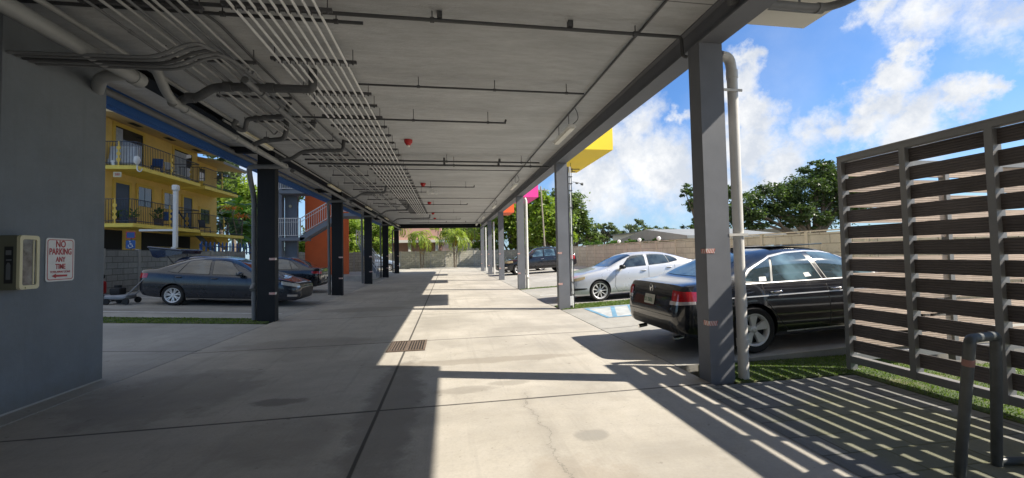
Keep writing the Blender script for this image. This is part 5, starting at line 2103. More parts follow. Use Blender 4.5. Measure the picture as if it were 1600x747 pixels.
        for k in range(ns):
            for tw in (((-0.10, 0.10) if sp.get('split') else (0.0,))):
                a = 2 * math.pi * k / ns + 0.3
                a1_ = a + tw * 1.6
                e0 = Vector((math.cos(a + tw * .7), 0, math.sin(a + tw * .7)))
                e1 = Vector((math.cos(a1_), 0, math.sin(a1_)))
                t0 = Vector((-e0.z, 0, e0.x))
                t1 = Vector((-e1.z, 0, e1.x))
                w0, w1 = sp.get('sw', (0.026, 0.034))
                cc = Vector((x, 0, r))
                yo0, yo1 = yo - sy * 0.032, yo - sy * 0.018
                vs = []
                for e, t_, rad, ww, yy in ((e0, t0, 0.05, w0, yo0), (e1, t1, rr * 0.91, w1, yo1)):
                    for dy, kk in ((0, 0.75), (-sy * 0.035, 1.0)):
                        for sg_ in (-1, 1):
                            p = cc + e * rad + t_ * (ww * sg_ * kk)
                            p.y = yy + dy
                            vs.append(p)
                b.add(vs, [(0, 1, 5, 4), (2, 6, 7, 3), (0, 4, 6, 2), (1, 3, 7, 5), (0, 2, 3, 1), (4, 5, 7, 6)])
        b.build('rim', M['alloy'], o)

    def mirror(s, q, z, sy, m_=None):
        y = s.half(q) * 0.95
        b = MB()
        b.bm(_ellipsoid(0.085, 0.11, 0.07), Matrix.Translation((s.L / 2 - q, sy * (y + 0.13), z + 0.03)), smooth=True)
        b.tube([(s.L / 2 - q, sy * (y - 0.05), z - 0.03), (s.L / 2 - q, sy * (y + 0.10), z)], 0.03, 8)
        o = b.build('mirror', m_ or s.sp['paint'], s.t)
        b = MB()
        b.obox((s.L / 2 - q - 0.078, sy * (y + 0.135), z + 0.03), (0.012, 0.16, 0.10), bev=0.005)
        b.build('mirror_glass', M['car_glass_pale'], o)

    def handle(s, q, z, sy, m_):
        p, n = s.hit((s.L / 2 - q, sy * 2, z), (0, -sy, 0))
        b = MB()
        b.tube([p + Vector((0.09, 0, 0)), p + Vector((0.06, sy * 0.032, 0.004)), p + Vector((-0.06, sy * 0.032, 0.004)), p + Vector((-0.09, 0, 0))], 0.013, 8, 0.02)
        b.build('door_handle', m_, s.t)
        s.side('handle_recess', M['trim'], ((q - 0.07, z - 0.03), (q + 0.07, z - 0.03), (q + 0.06, z + 0.012), (q - 0.06, z + 0.012)), sy, 0.0015, 4, 2)


def _ellipsoid(a, b_, c):
    bm = bmesh.new()
    bmesh.ops.create_uvsphere(bm, u_segments=16, v_segments=10, radius=1)
    for v in bm.verts:
        e = 0.75
        v.co = Vector((math.copysign(abs(v.co.x) ** e, v.co.x) * a, math.copysign(abs(v.co.y) ** e, v.co.y) * b_, math.copysign(abs(v.co.z) ** e, v.co.z) * c))
    return bm


def dress(c, win, ws, rw, sides=(-1, 1), glass='car_glass', wglass=None, trimm='trim', trim_off=0.016):
    """windscreen, rear window and side windows; win = list of quads (s,z) with bulge"""
    if ws:
        c.topdown('windshield', M[wglass or glass], *ws, 0.006, 12, 8, bow=0.07)
    if rw:
        c.topdown('rear_window', M[wglass or glass], *rw, 0.006, 12, 8, bow=-0.05)
    for sy in sides:
        for quad, bulge in win:
            (a, b_, c_, d) = quad
            cx_ = sum(p[0] for p in quad) / 4
            cz_ = sum(p[1] for p in quad) / 4
            e = trim_off
            big = []
            for p in quad:
                big.append((p[0] + math.copysign(e, p[0] - cx_), p[1] + math.copysign(e, p[1] - cz_)))
            o = c.side('window_frame', M[trimm], big, sy, 0.003, 10, 5, bulge)
            c.side('window', M[glass], quad, sy, 0.007, 10, 5, bulge, o)


PLAN = lambda W, L: [(0, W * .34), (.015, W * .375), (.05, W * .41), (.12, W * .438), (.28, W * .465), (.6, W * .487), (1.2, W * .5), (L - 1.3, W * .5), (L - .65, W * .491), (L - .30, W * .474), (L - .13, W * .452), (L - .05, W * .425), (L - .015, W * .395), (L, W * .36)]

# --- black sedan, tail towards the driveway
P_BLACK = paint('black_car_paint', (0.005, 0.006, 0.010), 0.2, 0.22)
L, W = 4.93, 1.847
sp = dict(L=L, W=W, wb=2.80, fo=1.0, ra=0.365, rw=0.333, rim=0.228, spokes=5, split=True, sw=(0.030, 0.040), paint=P_BLACK, tumble=0.42,
          top=[(0, .60), (.03, .68), (.12, .745), (.4, .83), (.9, .92), (1.28, .985), (1.42, 1.03), (1.85, 1.27), (2.15, 1.40), (2.5, 1.465), (2.9, 1.476), (3.3, 1.45), (3.65, 1.375), (4.0, 1.23), (4.3, 1.09), (4.42, 1.062), (4.72, 1.04), (4.80, 1.02), (4.85, .95), (4.885, .80), (4.91, .72), (4.93, .62)],
          belt=[(0, .66), (.3, .76), (.9, .865), (1.4, .915), (2.5, .94), (3.6, .965), (4.3, .985), (4.93, .985)],
          half=PLAN(W, L), low=[(0, .42), (.04, .28), (.2, .20), (.8, .19), (1.6, .20), (3.2, .20), (4.2, .23), (4.6, .26), (4.8, .30), (4.9, .38), (4.93, .50)])
PB = (3.45 + L / 2, 5.47 + W / 2)
hz = lot_z(PB[0])
blk = Car('shiny black sedan parked tail out beside the nearest right column', 'car', sp, (PB[0], PB[1], hz + 0.004), 0.0)
blk.t.rotation_euler = (0, -math.atan(SR), 0)
dress(blk, [(((1.62, .985), (2.50, .985), (2.58, 1.375), (2.14, 1.335)), .015), (((2.60, .985), (3.42, .99), (3.24, 1.345), (2.68, 1.385)), .012), (((3.46, .99), (3.88, 1.03), (3.70, 1.16), (3.29, 1.325)), .012)],
      (1.40, .69, 2.12, .55), (4.28, .60, 3.55, .50), glass='car_glass_pale', trim_off=0.02)
blk.t.scale = (1.045,) * 3
for sy in (-1, 1):
    blk.side('chrome_strip', M['bright_trim'], ((1.60, .955), (3.90, .985), (3.90, .997), (1.60, .967)), sy, 0.010, 24, 1)
    blk.line('chrome_strip', M['bright_trim'], [(1.60, .975), (2.10, 1.335), (2.32, 1.372), (2.58, 1.395), (2.95, 1.39), (3.27, 1.345), (3.72, 1.18), (3.91, 1.03)], sy, .020, 0.009)
    for z, a, b_ in ((0.805, 1.35, 4.55),):
        blk.side('chrome_strip', M['bright_trim'], ((a, z - .025), (b_, z), (b_, z + .016), (a, z - .009)), sy, 0.006, 40, 1)
    blk.side('chrome_strip', M['bright_trim'], ((1.45, .262), (3.28, .262), (3.28, .280), (1.45, .280)), sy, 0.006, 30, 1)
    blk.line('shut_line', M['trim'], [(1.5, .92), (1.45, .45), (1.55, .28), (2.55, .28), (2.56, .96)], sy, .010)
    blk.line('shut_line', M['trim'], [(2.56, .28), (3.25, .28), (3.42, .48), (3.6, .75), (3.62, .97)], sy, .010)
    blk.handle(2.42, .83, sy, M['chrome'])
    blk.handle(3.42, .85, sy, M['chrome'])
    blk.mirror(1.62, .98, sy)
    o = blk.corner('taillight', M['tail'], True, sy, 16, 44, .80, .955, .80, .93, 0.009)
    blk.corner('taillight_lens', M['tail_clear'], True, sy, 13, 43, .745, .80, .76, .80, 0.011, parent=o)
    blk.corner('headlight', M['head'], False, sy, 12, 48, .60, .72, .68, .78, 0.008)
b = MB()                                # antenna fin and roof strip
b.prism([(-0.75, 1.44), (-0.95, 1.43), (-0.93, 1.50)], 'y', -0.012, 0.012)
b.build('antenna', P_BLACK, blk.t)
blk.end('license_plate', M['plate'], True, -0.155, 0.155, .70, .845, 0.012, 2, 2)
b = MB()
letters(b, '127 Z623', (-L / 2 - 0.045, 0, .765), .085, (0, -1, 0), (0, 0, 1), .25, True)
pl = b.build('plate_lettering', M['plate_ink'], blk.t)
pz = [blk.hit((-L / 2 - 1, 0, z), (1, 0, 0))[0].x for z in (.70, .845)]
pl.location.x = (min(pz) - 0.02) + L / 2 + 0.045
blk.end('trunk_recess', M['trim'], True, -0.42, 0.42, .655, .665, 0.004, 12, 1)
blk.end('trunk_seam', M['trim'], True, -0.72, 0.72, .876, .884, 0.004, 14, 1)
b = MB()
xe = blk.hit((-L / 2 - 1, 0, .93), (1, 0, 0))[0].x - 0.006
for pts in ([(-.035, -.04), (-.03, 0), (-.035, .04)], [(.035, -.04), (.03, 0), (.035, .04)], [(-.03, 0), (.03, 0)]):
    b.tube([(xe, u, .945 + v) for u, v in pts], .006, 6)
b.tube([(xe, .055 * math.cos(a_), .945 + .06 * math.sin(a_) + .0) for a_ in np.linspace(0, 2 * math.pi, 15)], .0045, 6)
b.build('emblem', M['chrome'], blk.t)
for yy in (-.55, .55):
    b = MB()
    b.tube([(-L / 2 + .22, yy, .25), (-L / 2 + .07, yy, .235)], .032, 10)
    b.build('exhaust', M['chrome'], blk.t)
blk.end('bumper_seam', M['trim'], True, -.80, .80, .575, .583, .003, 16, 1)
blk.end('lower_bumper', M['trim'], True, -.62, .62, .345, .43, .005, 14, 2)
blk.side('permit', M['paper'], ((3.52, 1.01), (3.64, 1.01), (3.61, 1.07), (3.50, 1.07)), -1, .009, 2, 2)
blk.side('permit', M['paper'], ((2.75, 1.03), (2.86, 1.025), (2.86, 1.08), (2.77, 1.085)), -1, .009, 2, 2)
b = MB()
b.obox((-.1, 0, 1.485), (.95, .85, .02), bev=.008)
b.build('sunroof', M['car_glass'], blk.t)

# --- pearl-white sedan, nose towards the driveway
P_WHITE = paint('pearl_white_paint', (0.60, 0.61, 0.64), 0.35, 0.3)
L, W = 4.58, 1.795
sp = dict(L=L, W=W, wb=2.70, fo=0.93, ra=0.355, rw=0.325, rim=0.245, spokes=9, sw=(0.016, 0.020), paint=P_WHITE, tumble=0.46,
          top=[(0, .56), (.03, .66), (.10, .735), (.35, .85), (.8, .945), (1.10, 1.0), (1.30, 1.055), (1.75, 1.27), (2.1, 1.40), (2.45, 1.448), (2.8, 1.45), (3.2, 1.42), (3.6, 1.33), (3.95, 1.205), (4.2, 1.12), (4.4, 1.085), (4.48, 1.05), (4.53, .95), (4.56, .75), (4.58, .6)],
          belt=[(0, .64), (.3, .78), (.8, .88), (1.3, .93), (2.5, .99), (3.6, 1.04), (4.2, 1.03), (4.58, 1.0)],
          half=PLAN(W, L), low=[(0, .36), (.04, .24), (.2, .18), (.8, .18), (1.6, .19), (3.2, .19), (4.1, .22), (4.45, .28), (4.58, .45)])
PWc = (3.80 + L / 2, 12.17 + W / 2)
wht = Car('pearl white sedan parked nose out behind the black sedan', 'car', sp, (PWc[0], PWc[1], lot_z(PWc[0]) + 0.004), math.pi)
wht.t.rotation_euler = (0, math.atan(SR), math.pi)
dress(wht, [(((1.66, 1.0), (2.52, 1.03), (2.56, 1.355), (2.10, 1.33)), .015), (((2.64, 1.035), (3.32, 1.07), (3.26, 1.32), (2.68, 1.36)), .012), (((3.36, 1.075), (3.66, 1.12), (3.62, 1.17), (3.30, 1.305)), .02)],
      (1.26, .68, 2.08, .55), (4.15, .56, 3.5, .48))
for sy in (-1, 1):
    wht.line('shut_line', M['trim'], [(1.50, .95), (1.42, .45), (1.52, .27), (2.55, .27), (2.60, 1.0)], sy, .010)
    wht.line('shut_line', M['trim'], [(2.58, .27), (3.1, .27), (3.3, .5), (3.5, .85), (3.5, 1.05)], sy, .010)
    wht.handle(2.42, .87, sy, P_WHITE)
    wht.handle(3.30, .92, sy, P_WHITE)
    wht.mirror(1.66, 1.0, sy, M['trim'])
    wht.corner('headlight', M['head_amber'], False, sy, 16, 56, .62, .72, .72, .80, .008)
    wht.corner('fog_lamp', M['trim'], False, sy, 22, 62, .36, .45, .40, .43, .006)
    wht.corner('taillight', M['tail'], True, sy, 12, 46, .82, .95, .86, .93, .008)
    wht.side('sill', M['trim'], ((1.35, .19), (3.25, .19), (3.25, .215), (1.35, .215)), sy, .004, 20, 1)
wht.end('grille', M['trim'], False, -.50, .50, .38, .66, .008, 14, 5, y0t=-.58, y1t=.58)
wht.end('license_plate', M['plate'], False, -.15, .15, .40, .53, .014, 2, 2)

# --- dark blue-grey sedan on the left, nose towards the driveway
P_SLATE = paint('slate_blue_paint', (0.012, 0.016, 0.026), 0.3, 0.28)
L, W = 4.66, 1.76
sp = dict(L=L, W=W, wb=2.66, fo=0.96, ra=0.355, rw=0.318, rim=0.222, spokes=7, split=True, sw=(0.018, 0.018), paint=P_SLATE, tumble=0.40,
          top=[(0, .62), (.03, .70), (.12, .77), (.4, .86), (.9, .96), (1.15, 1.02), (1.35, 1.08), (1.8, 1.32), (2.1, 1.45), (2.5, 1.52), (2.9, 1.525), (3.3, 1.485), (3.65, 1.38), (4.0, 1.22), (4.2, 1.125), (4.5, 1.105), (4.58, 1.08), (4.62, 1.0), (4.645, .85), (4.66, .70)],
          belt=[(0, .66), (.3, .76), (.9, .87), (1.35, .92), (2.5, .955), (3.6, .99), (4.2, 1.02), (4.66, 1.02)],
          half=PLAN(W, L), low=[(0, .36), (.04, .25), (.2, .19), (.8, .19), (1.6, .20), (3.2, .20), (4.1, .24), (4.5, .30), (4.66, .45)])
cX = -9.45 + L / 2
slt = Car('dark slate blue sedan parked nose out behind the nearest left column', 'car', sp, (cX, 14.05 + W / 2, lot_z(cX) + .004), 0.0)
slt.t.rotation_euler = (0, math.atan(SL), 0)
dress(slt, [(((1.70, .985), (2.55, .99), (2.62, 1.415), (2.14, 1.37)), .015), (((2.65, .99), (3.50, 1.01), (3.30, 1.38), (2.72, 1.42)), .012), (((3.53, 1.015), (3.80, 1.05), (3.62, 1.19), (3.34, 1.36)), .012)],
      (1.30, .68, 2.08, .55), (4.16, .58, 3.5, .48))
for sy in (-1, 1):
    slt.line('shut_line', M['trim'], [(1.55, .95), (1.5, .45), (1.6, .28), (2.60, .28), (2.61, .97)], sy, .010)
    slt.line('shut_line', M['trim'], [(2.61, .28), (3.2, .28), (3.35, .5), (3.6, .8), (3.6, 1.0)], sy, .010)
    slt.handle(2.47, .86, sy, P_SLATE)
    slt.handle(3.48, .88, sy, P_SLATE)
    slt.mirror(1.70, .99, sy)
    slt.corner('taillight', M['tail'], True, sy, 12, 42, .80, .98, .84, .97, .008)
    slt.corner('headlight', M['head'], False, sy, 16, 62, .62, .74, .72, .82, .008)
    slt.corner('fog_lamp', M['chrome'], False, sy, 24, 44, .33, .40, .33, .40, .006)
    slt.side('sill', M['chrome'], ((1.4, .215), (3.25, .215), (3.25, .235), (1.4, .235)), sy, .005, 20, 1)
slt.end('grille', M['trim'], False, -.48, .48, .36, .60, .008, 14, 4)

# --- black sedan nose to the wall, behind the slate one
sp2 = dict(sp)
sp2.update(paint=paint('deep_black_paint', (0.008, 0.010, 0.016), 0.3, 0.25))
cX = -5.45 - L / 2
b2 = Car('black sedan parked tail out between the slate sedan and the stair tower', 'car', sp2, (cX, 19.4, lot_z(cX) + .004), math.pi)
b2.t.rotation_euler = (0, -math.atan(SL), math.pi)
dress(b2, [(((1.70, .985), (2.55, .99), (2.62, 1.415), (2.14, 1.37)), .015), (((2.65, .99), (3.50, 1.01), (3.30, 1.38), (2.72, 1.42)), .012), (((3.53, 1.015), (3.80, 1.05), (3.62, 1.19), (3.34, 1.36)), .012)],
      (1.30, .68, 2.08, .55), (4.16, .58, 3.5, .48))
for sy in (-1, 1):
    b2.corner('taillight', M['tail'], True, sy, 8, 46, .82, .95, .86, .95, .008)
    b2.line('shut_line', M['trim'], [(1.55, .95), (1.5, .45), (1.6, .28), (2.60, .28), (2.61, .97)], sy, .010)
    b2.mirror(1.70, .99, sy)
b2.end('chrome_strip', M['chrome'], True, -.42, .42, .755, .785, .008, 10, 1)
b2.end('license_plate', M['plate'], True, -.15, .15, .60, .73, .012, 2, 2)
b2.end('bumper_strip', M['chrome'], True, -.6, .6, .46, .49, .006, 12, 1)

# --- dark hatchback with its tailgate up
P_NAVY = paint('navy_paint', (0.012, 0.022, 0.060), 0.4, 0.28)
L3, W3 = 4.15, 1.72
sp3 = dict(L=L3, W=W3, wb=2.5, fo=0.86, ra=0.34, rw=0.305, rim=0.20, spokes=8, sw=(.02, .024), paint=P_NAVY, tumble=.36,
           top=[(0, .55), (.03, .66), (.1, .76), (.4, .88), (.85, .98), (1.1, 1.06), (1.6, 1.32), (1.95, 1.46), (2.4, 1.52), (3.0, 1.52), (3.4, 1.49), (3.68, 1.44), (3.85, 1.2), (3.98, .98), (4.08, .86), (4.15, .6)],
           belt=[(0, .64), (.3, .78), (.85, .91), (1.2, .96), (2.5, 1.0), (3.6, 1.05), (4.15, 1.05)],
           half=PLAN(W3, L3), low=[(0, .36), (.04, .25), (.2, .19), (.8, .19), (1.6, .20), (3.0, .20), (3.8, .24), (4.05, .32), (4.15, .45)])
cX = -10.15 + L3 / 2
hb3 = Car('navy hatchback with its tailgate raised, behind the slate sedan', 'car', sp3, (cX, 17.05, lot_z(cX) + .004), 0.0)
hb3.t.rotation_euler = (0, math.atan(SL), 0)
dress(hb3, [(((1.5, 1.03), (2.3, 1.04), (2.36, 1.42), (1.96, 1.38)), .015), (((2.42, 1.04), (3.3, 1.08), (3.3, 1.40), (2.46, 1.43)), .01)], (1.08, .66, 1.92, .56), None)
b = MB()
gx = -L3 / 2 + 0.55
b.obox((gx - .55, 0, 1.72), (1.15, 1.26, .07), Matrix.Rotation(R(4), 3, 'Y'), .03)
b.prism([(gx - 1.10, 1.74), (gx + .02, 1.66), (gx - .02, 1.56), (gx - .80, 1.38), (gx - .95, 1.42)], 'y', -.58, .58)
o = b.build('tailgate', P_NAVY, hb3.t)
b = MB()
b.obox((gx - 1.14, 0, 1.77), (.06, .8, .045), Matrix.Rotation(R(4), 3, 'Y'), .01)
b.build('brake_light', M['tail'], o)
for sy in (-1, 1):
    b = MB()
    b.tube([(gx - .15, sy * .56, 1.05), (gx - .62, sy * .55, 1.62)], .014, 6)
    b.build('gas_strut', M['trim'], o)
    hb3.corner('taillight', M['tail'], True, sy, 30, 78, .82, 1.0, .82, 1.0, .008)
    hb3.corner('headlight', M['head'], False, sy, 20, 70, .62, .74, .70, .80, .008)

# --- black crew-cab truck on the right
P_TRUCK = paint('black_truck_paint', (0.010, 0.011, 0.015), 0.3, 0.3)
L4, W4 = 5.35, 1.98
sp4 = dict(L=L4, W=W4, wb=3.25, fo=0.98, ra=0.42, rw=0.385, rim=0.25, spokes=6, sw=(.03, .04), paint=P_TRUCK, tumble=.24, n=5,
           top=[(0, .75), (.03, .95), (.10, 1.02), (.4, 1.10), (1.0, 1.17), (1.4, 1.22), (1.55, 1.28), (2.0, 1.62), (2.3, 1.80), (2.7, 1.87), (3.3, 1.88), (3.75, 1.85), (3.95, 1.78), (4.3, 1.45), (4.62, 1.27), (5.2, 1.25), (5.28, 1.18), (5.33, .95), (5.35, .7)],
           belt=[(0, .78), (.3, .98), (1.0, 1.09), (1.5, 1.14), (2.5, 1.17), (4.0, 1.19), (5.1, 1.19), (5.35, 1.19)],
           half=PLAN(W4, L4), low=[(0, .5), (.04, .40), (.2, .34), (.8, .34), (2.0, .35), (4.0, .36), (5.1, .42), (5.35, .55)])
cX = 4.02 + L4 / 2
trk = Car('black crew cab truck parked nose out behind the third right column', 'truck', sp4, (cX, 28.45 + W4 / 2, lot_z(cX) + .004), math.pi, name='parked_truck')
trk.t.rotation_euler = (0, math.atan(SR), math.pi)
dress(trk, [(((1.98, 1.22), (2.80, 1.22), (2.84, 1.70), (2.38, 1.68)), .01), (((2.92, 1.22), (3.72, 1.23), (3.66, 1.70), (2.94, 1.71)), .01)], (1.55, .78, 2.25, .66), (4.2, .6, 3.98, .58), glass='car_glass_pale')
for sy in (-1, 1):
    trk.line('shut_line', M['trim'], [(1.85, 1.15), (1.82, .5), (2.86, .48), (2.87, 1.2)], sy, .012)
    trk.line('shut_line', M['trim'], [(2.87, .48), (3.7, .48), (3.8, 1.2)], sy, .012)
    trk.handle(2.72, 1.04, sy, M['chrome'])
    trk.handle(3.62, 1.05, sy, P_TRUCK)
    trk.mirror(1.95, 1.22, sy, M['trim'])
    trk.corner('headlight', M['head_amber'], False, sy, 18, 74, .84, 1.0, .88, 1.02, .01)
    trk.corner('fog_lamp', M['chrome'], False, sy, 24, 40, .52, .60, .52, .60, .008)
    trk.corner('taillight', M['tail'], True, sy, 40, 84, .90, 1.18, .90, 1.18, .01)
    trk.side('cladding', M['trim'], ((1.45, .36), (3.75, .36), (3.75, .56), (1.45, .56)), sy, .008, 20, 2)
trk.end('grille', M['chrome'], False, -.52, .52, .82, .98, .01, 12, 3)
trk.end('bumper', M['trim'], False, -.78, .78, .52, .70, .012, 14, 3)
b = MB()
for sy in (-1, 1):
    b.tube([(1.0 - .45, sy * .62, 1.86), (.95 - .45, sy * .62, 1.92), (-.7, sy * .62, 1.925), (-.8, sy * .62, 1.84)], .018, 8, .05)
b.build('roof_rack', M['trim'], trk.t)

# --- dark sedan beyond the truck
sp5 = dict(sp)
sp5.update(paint=paint('charcoal_paint', (0.018, 0.019, 0.022), 0.4, 0.3))
cX = 3.95 + L / 2
ch = Car('charcoal sedan parked nose out just beyond the black truck', 'car', sp5, (cX, 33.2, lot_z(cX) + .004), math.pi)
ch.t.rotation_euler = (0, math.atan(SR), math.pi)
dress(ch, [(((1.70, .985), (2.55, .99), (2.62, 1.36), (2.14, 1.325)), .015), (((2.65, .99), (3.50, 1.01), (3.30, 1.33), (2.72, 1.37)), .012)], (1.30, .68, 2.08, .55), (4.16, .58, 3.5, .48), glass='car_glass_pale')
for sy in (-1, 1):
    ch.corner('headlight', M['head'], False, sy, 14, 70, .62, .72, .70, .78, .008)
    ch.mirror(1.70, .99, sy)
ch.end('grille', M['trim'], False, -.48, .48, .36, .62, .008, 14, 4)
ch.end('license_plate', M['plate'], False, -.15, .15, .42, .54, .014, 2, 2)

# --- pale silver-blue suv at the far left
P_ICE = paint('silver_blue_paint', (0.34, 0.42, 0.55), 0.4, 0.3)
sp6 = dict(sp3)
sp6.update(L=4.4, W=1.84, wb=2.66, fo=.88, paint=P_ICE, rw=.35, ra=.385, rim=.22,
           top=[(0, .62), (.03, .78), (.1, .88), (.4, 1.0), (.95, 1.09), (1.2, 1.16), (1.65, 1.46), (1.95, 1.60), (2.4, 1.66), (3.2, 1.66), (3.7, 1.61), (3.95, 1.50), (4.15, 1.25), (4.28, 1.08), (4.36, .9), (4.4, .65)],
           belt=[(0, .7), (.3, .88), (.95, 1.0), (1.3, 1.05), (2.5, 1.09), (3.8, 1.14), (4.4, 1.14)],
           half=PLAN(1.84, 4.4), low=[(0, .42), (.04, .30), (.2, .24), (.8, .24), (1.6, .25), (3.0, .25), (4.0, .28), (4.3, .36), (4.4, .5)])
suv = Car('pale silver blue suv in the sun at the far left', 'car', sp6, (-7.2, 44.0, lot_z(-7.2) + .004), 0.0)
suv.t.rotation_euler = (0, math.atan(SL), 0)
dress(suv, [(((1.55, 1.12), (2.4, 1.12), (2.45, 1.54), (2.05, 1.5)), .01), (((2.5, 1.12), (3.6, 1.17), (3.5, 1.52), (2.54, 1.55)), .01)], (1.18, .7, 1.95, .58), (4.2, .6, 3.96, .55))
for sy in (-1, 1):
    suv.side('cladding', M['trim'], ((1.3, .26), (3.15, .26), (3.15, .48), (1.3, .48)), sy, .006, 16, 2)
    suv.corner('headlight', M['head'], False, sy, 14, 70, .74, .86, .80, .90, .008)
    suv.corner('taillight', M['tail'], True, sy, 24, 76, .86, 1.02, .9, 1.02, .008)

# ------------------------------------------------------------------ vegetation
def np_mesh(name, verts, faces_n, m_, parent=None, origin=None):
    """fast mesh of equal n-gons from a flat vertex array"""
    me = bpy.data.meshes.new(name)
    nv = len(verts)
    nf = nv // faces_n
    org = np.array(LOC[parent.name] if parent is not None else (origin or (0, 0, 0)))
    v = (verts - org).astype(np.float32)
    me.vertices.add(nv)
    me.vertices.foreach_set('co', v.ravel())
    me.loops.add(nv)
    me.loops.foreach_set('vertex_index', np.arange(nv, dtype=np.int32))
    me.polygons.add(nf)
    me.polygons.foreach_set('loop_start', np.arange(0, nv, faces_n, dtype=np.int32))
    me.materials.append(m_)
    me.update(calc_edges=True)
    me.validate()
    o = bpy.data.objects.new(name, me)
    C.objects.link(o)
    if parent is not None:
        o.parent = parent
        LOC[o.name] = LOC[parent.name]
    else:
        o.location = org
    return o


def leaf_quads(c, size, up=0.5, aspect=0.45, droop=0.0):
    """diamond leaves at centres c"""
    n = len(c)
    d = rng.normal(0, 1, (n, 3))
    d[:, 2] = d[:, 2] * 0.6 - droop
    d /= np.linalg.norm(d, axis=1)[:, None]
    nn = rng.normal(0, 1, (n, 3))
    nn[:, 2] += up * 2
    t = np.cross(nn, d)
    t /= np.linalg.norm(t, axis=1)[:, None] + 1e-9
    s_ = size * rng.uniform(0.6, 1.25, n)[:, None]
    v = np.stack([c - d * s_, c + t * s_ * aspect, c + d * s_, c - t * s_ * aspect], 1)
    return v.reshape(-1, 3)


def crown_points(ells, n):
    """leaf centres: small clusters spread over the outer part of each ellipsoid"""
    out = []
    vol = np.array([(e[3] * e[4] * e[5]) ** 0.67 for e in ells])
    vol = vol / vol.sum()
    for e, q in zip(ells, vol):
        m_ = int(n * q)
        nc = max(6, m_ // 70)
        d = rng.normal(0, 1, (nc, 3))
        d /= np.linalg.norm(d, axis=1)[:, None]
        rad = rng.uniform(0.45, 1.02, nc)[:, None]
        cc = d * rad * np.array(e[3:6]) + np.array(e[:3])
        cr = rng.uniform(0.10, 0.22, nc) * min(e[3:6])
        idx = rng.integers(0, nc, m_)
        p = cc[idx] + rng.normal(0, 1, (m_, 3)) * cr[idx][:, None] * np.array([1.25, 1.25, 0.7])
        out.append(p)
    return np.concatenate(out)


def tree(name, label, base, ells, n, size, lm, trunk_r, group=None, bark='bark', forks=None, cat='tree', up=0.5):
    t = thing(name, label, cat, base, group)
    v = leaf_quads(crown_points(ells, n), size, up)
    np_mesh('crown', v, 4, M[lm], t)
    b = MB()
    bx, by, bz = base
    top = min(e[2] - e[5] * 0.4 for e in ells)
    hub = Vector((bx, by, max(bz + 0.6, top * 0.55 + bz * 0.45)))
    b.tube([(bx, by, bz - 0.2), (bx + trunk_r * 0.3, by, (bz + hub.z) / 2), hub], trunk_r, 9, r1=trunk_r * 0.75)
    for e in ells:
        tip = Vector(e[:3])
        mid = hub.lerp(tip, 0.5) + Vector((random.uniform(-.3, .3), random.uniform(-.3, .3), -0.1)) * e[3] * 0.3
        b.tube([hub - Vector((0, 0, trunk_r)), mid, tip], trunk_r * 0.55, 7, r1=trunk_r * 0.12)
        for _ in range(3):
            q = tip + Vector((random.uniform(-.7, .7) * e[3], random.uniform(-.7, .7) * e[4], random.uniform(-.3, .7) * e[5]))
            b.tube([mid, mid.lerp(q, 0.6) + Vector((0, 0, 0.1)), q], trunk_r * 0.25, 6, r1=trunk_r * 0.06)
    b.build('trunk', M[bark], t)
    return t


M['leaf_fig'] = leaf_mat('dark_fig_leaf', (0.030, 0.058, 0.020), (0.095, 0.140, 0.050), 0.3)
M['leaf_bright'] = leaf_mat('bright_leaf', (0.09, 0.16, 0.025), (0.30, 0.38, 0.07), 0.42)
M['leaf_far'] = leaf_mat('far_leaf', (0.075, 0.105, 0.06), (0.17, 0.21, 0.12), 0.3)  # distance haze is mixed into this paler leaf colour
M['leaf_olive'] = leaf_mat('olive_leaf', (0.06, 0.10, 0.03), (0.17, 0.23, 0.075), 0.32)
M['frond'] = leaf_mat('palm_frond', (0.09, 0.16, 0.02), (0.36, 0.42, 0.08), 0.42)
M['frond_dry'] = leaf_mat('dry_frond', (0.20, 0.13, 0.03), (0.38, 0.28, 0.07), 0.3)
M['banana'] = leaf_mat('banana_leaf', (0.03, 0.09, 0.015), (0.13, 0.24, 0.05), 0.4, 0.35)


def ell(px, py, Y, rx, rz, ry=None):
    """crown lobe centred where the survey pixel looks at distance Y, radii in pixels across/up"""
    p = at(px, py, Y)
    k = (p.x * RM[0][2] + Y * RM[1][2]) / F_PX
    return (p.x, p.y, p.z, rx * k, (ry or rx) * k, rz * k)


# the big dark fig on the right, wide and open
Yf = 40
base = at(1272, 385, Yf)
ells = [ell(1290, 285, Yf, 34, 32), ell(1250, 300, Yf, 36, 26), ell(1205, 308, Yf, 32, 24), ell(1165, 325, Yf, 30, 22), ell(1310, 320, Yf, 36, 34),
        ell(1230, 330, Yf, 40, 20), ell(1180, 345, Yf, 32, 16), ell(1340, 290, Yf, 40, 36), ell(1275, 262, Yf, 24, 14), ell(1260, 345, Yf, 36, 14)]
tree('fig_tree', 'big dark spreading fig tree beyond the tan right wall', (base.x, base.y, 0), ells, 34000, 0.19, 'leaf_fig', 0.55)
base = at(1095, 388, 46)
ells = [ell(1078, 298, 46, 16, 11), ell(1098, 318, 46, 24, 14), ell(1112, 344, 46, 26, 14), ell(1082, 356, 46, 22, 10), ell(1130, 300, 46, 20, 14), ell(1140, 340, 46, 26, 18)]
tree('fig_tree', 'second dark fig whose bough pokes out left of the nearest right column', (base.x, base.y, 0), ells, 10000, 0.19, 'leaf_fig', 0.4)
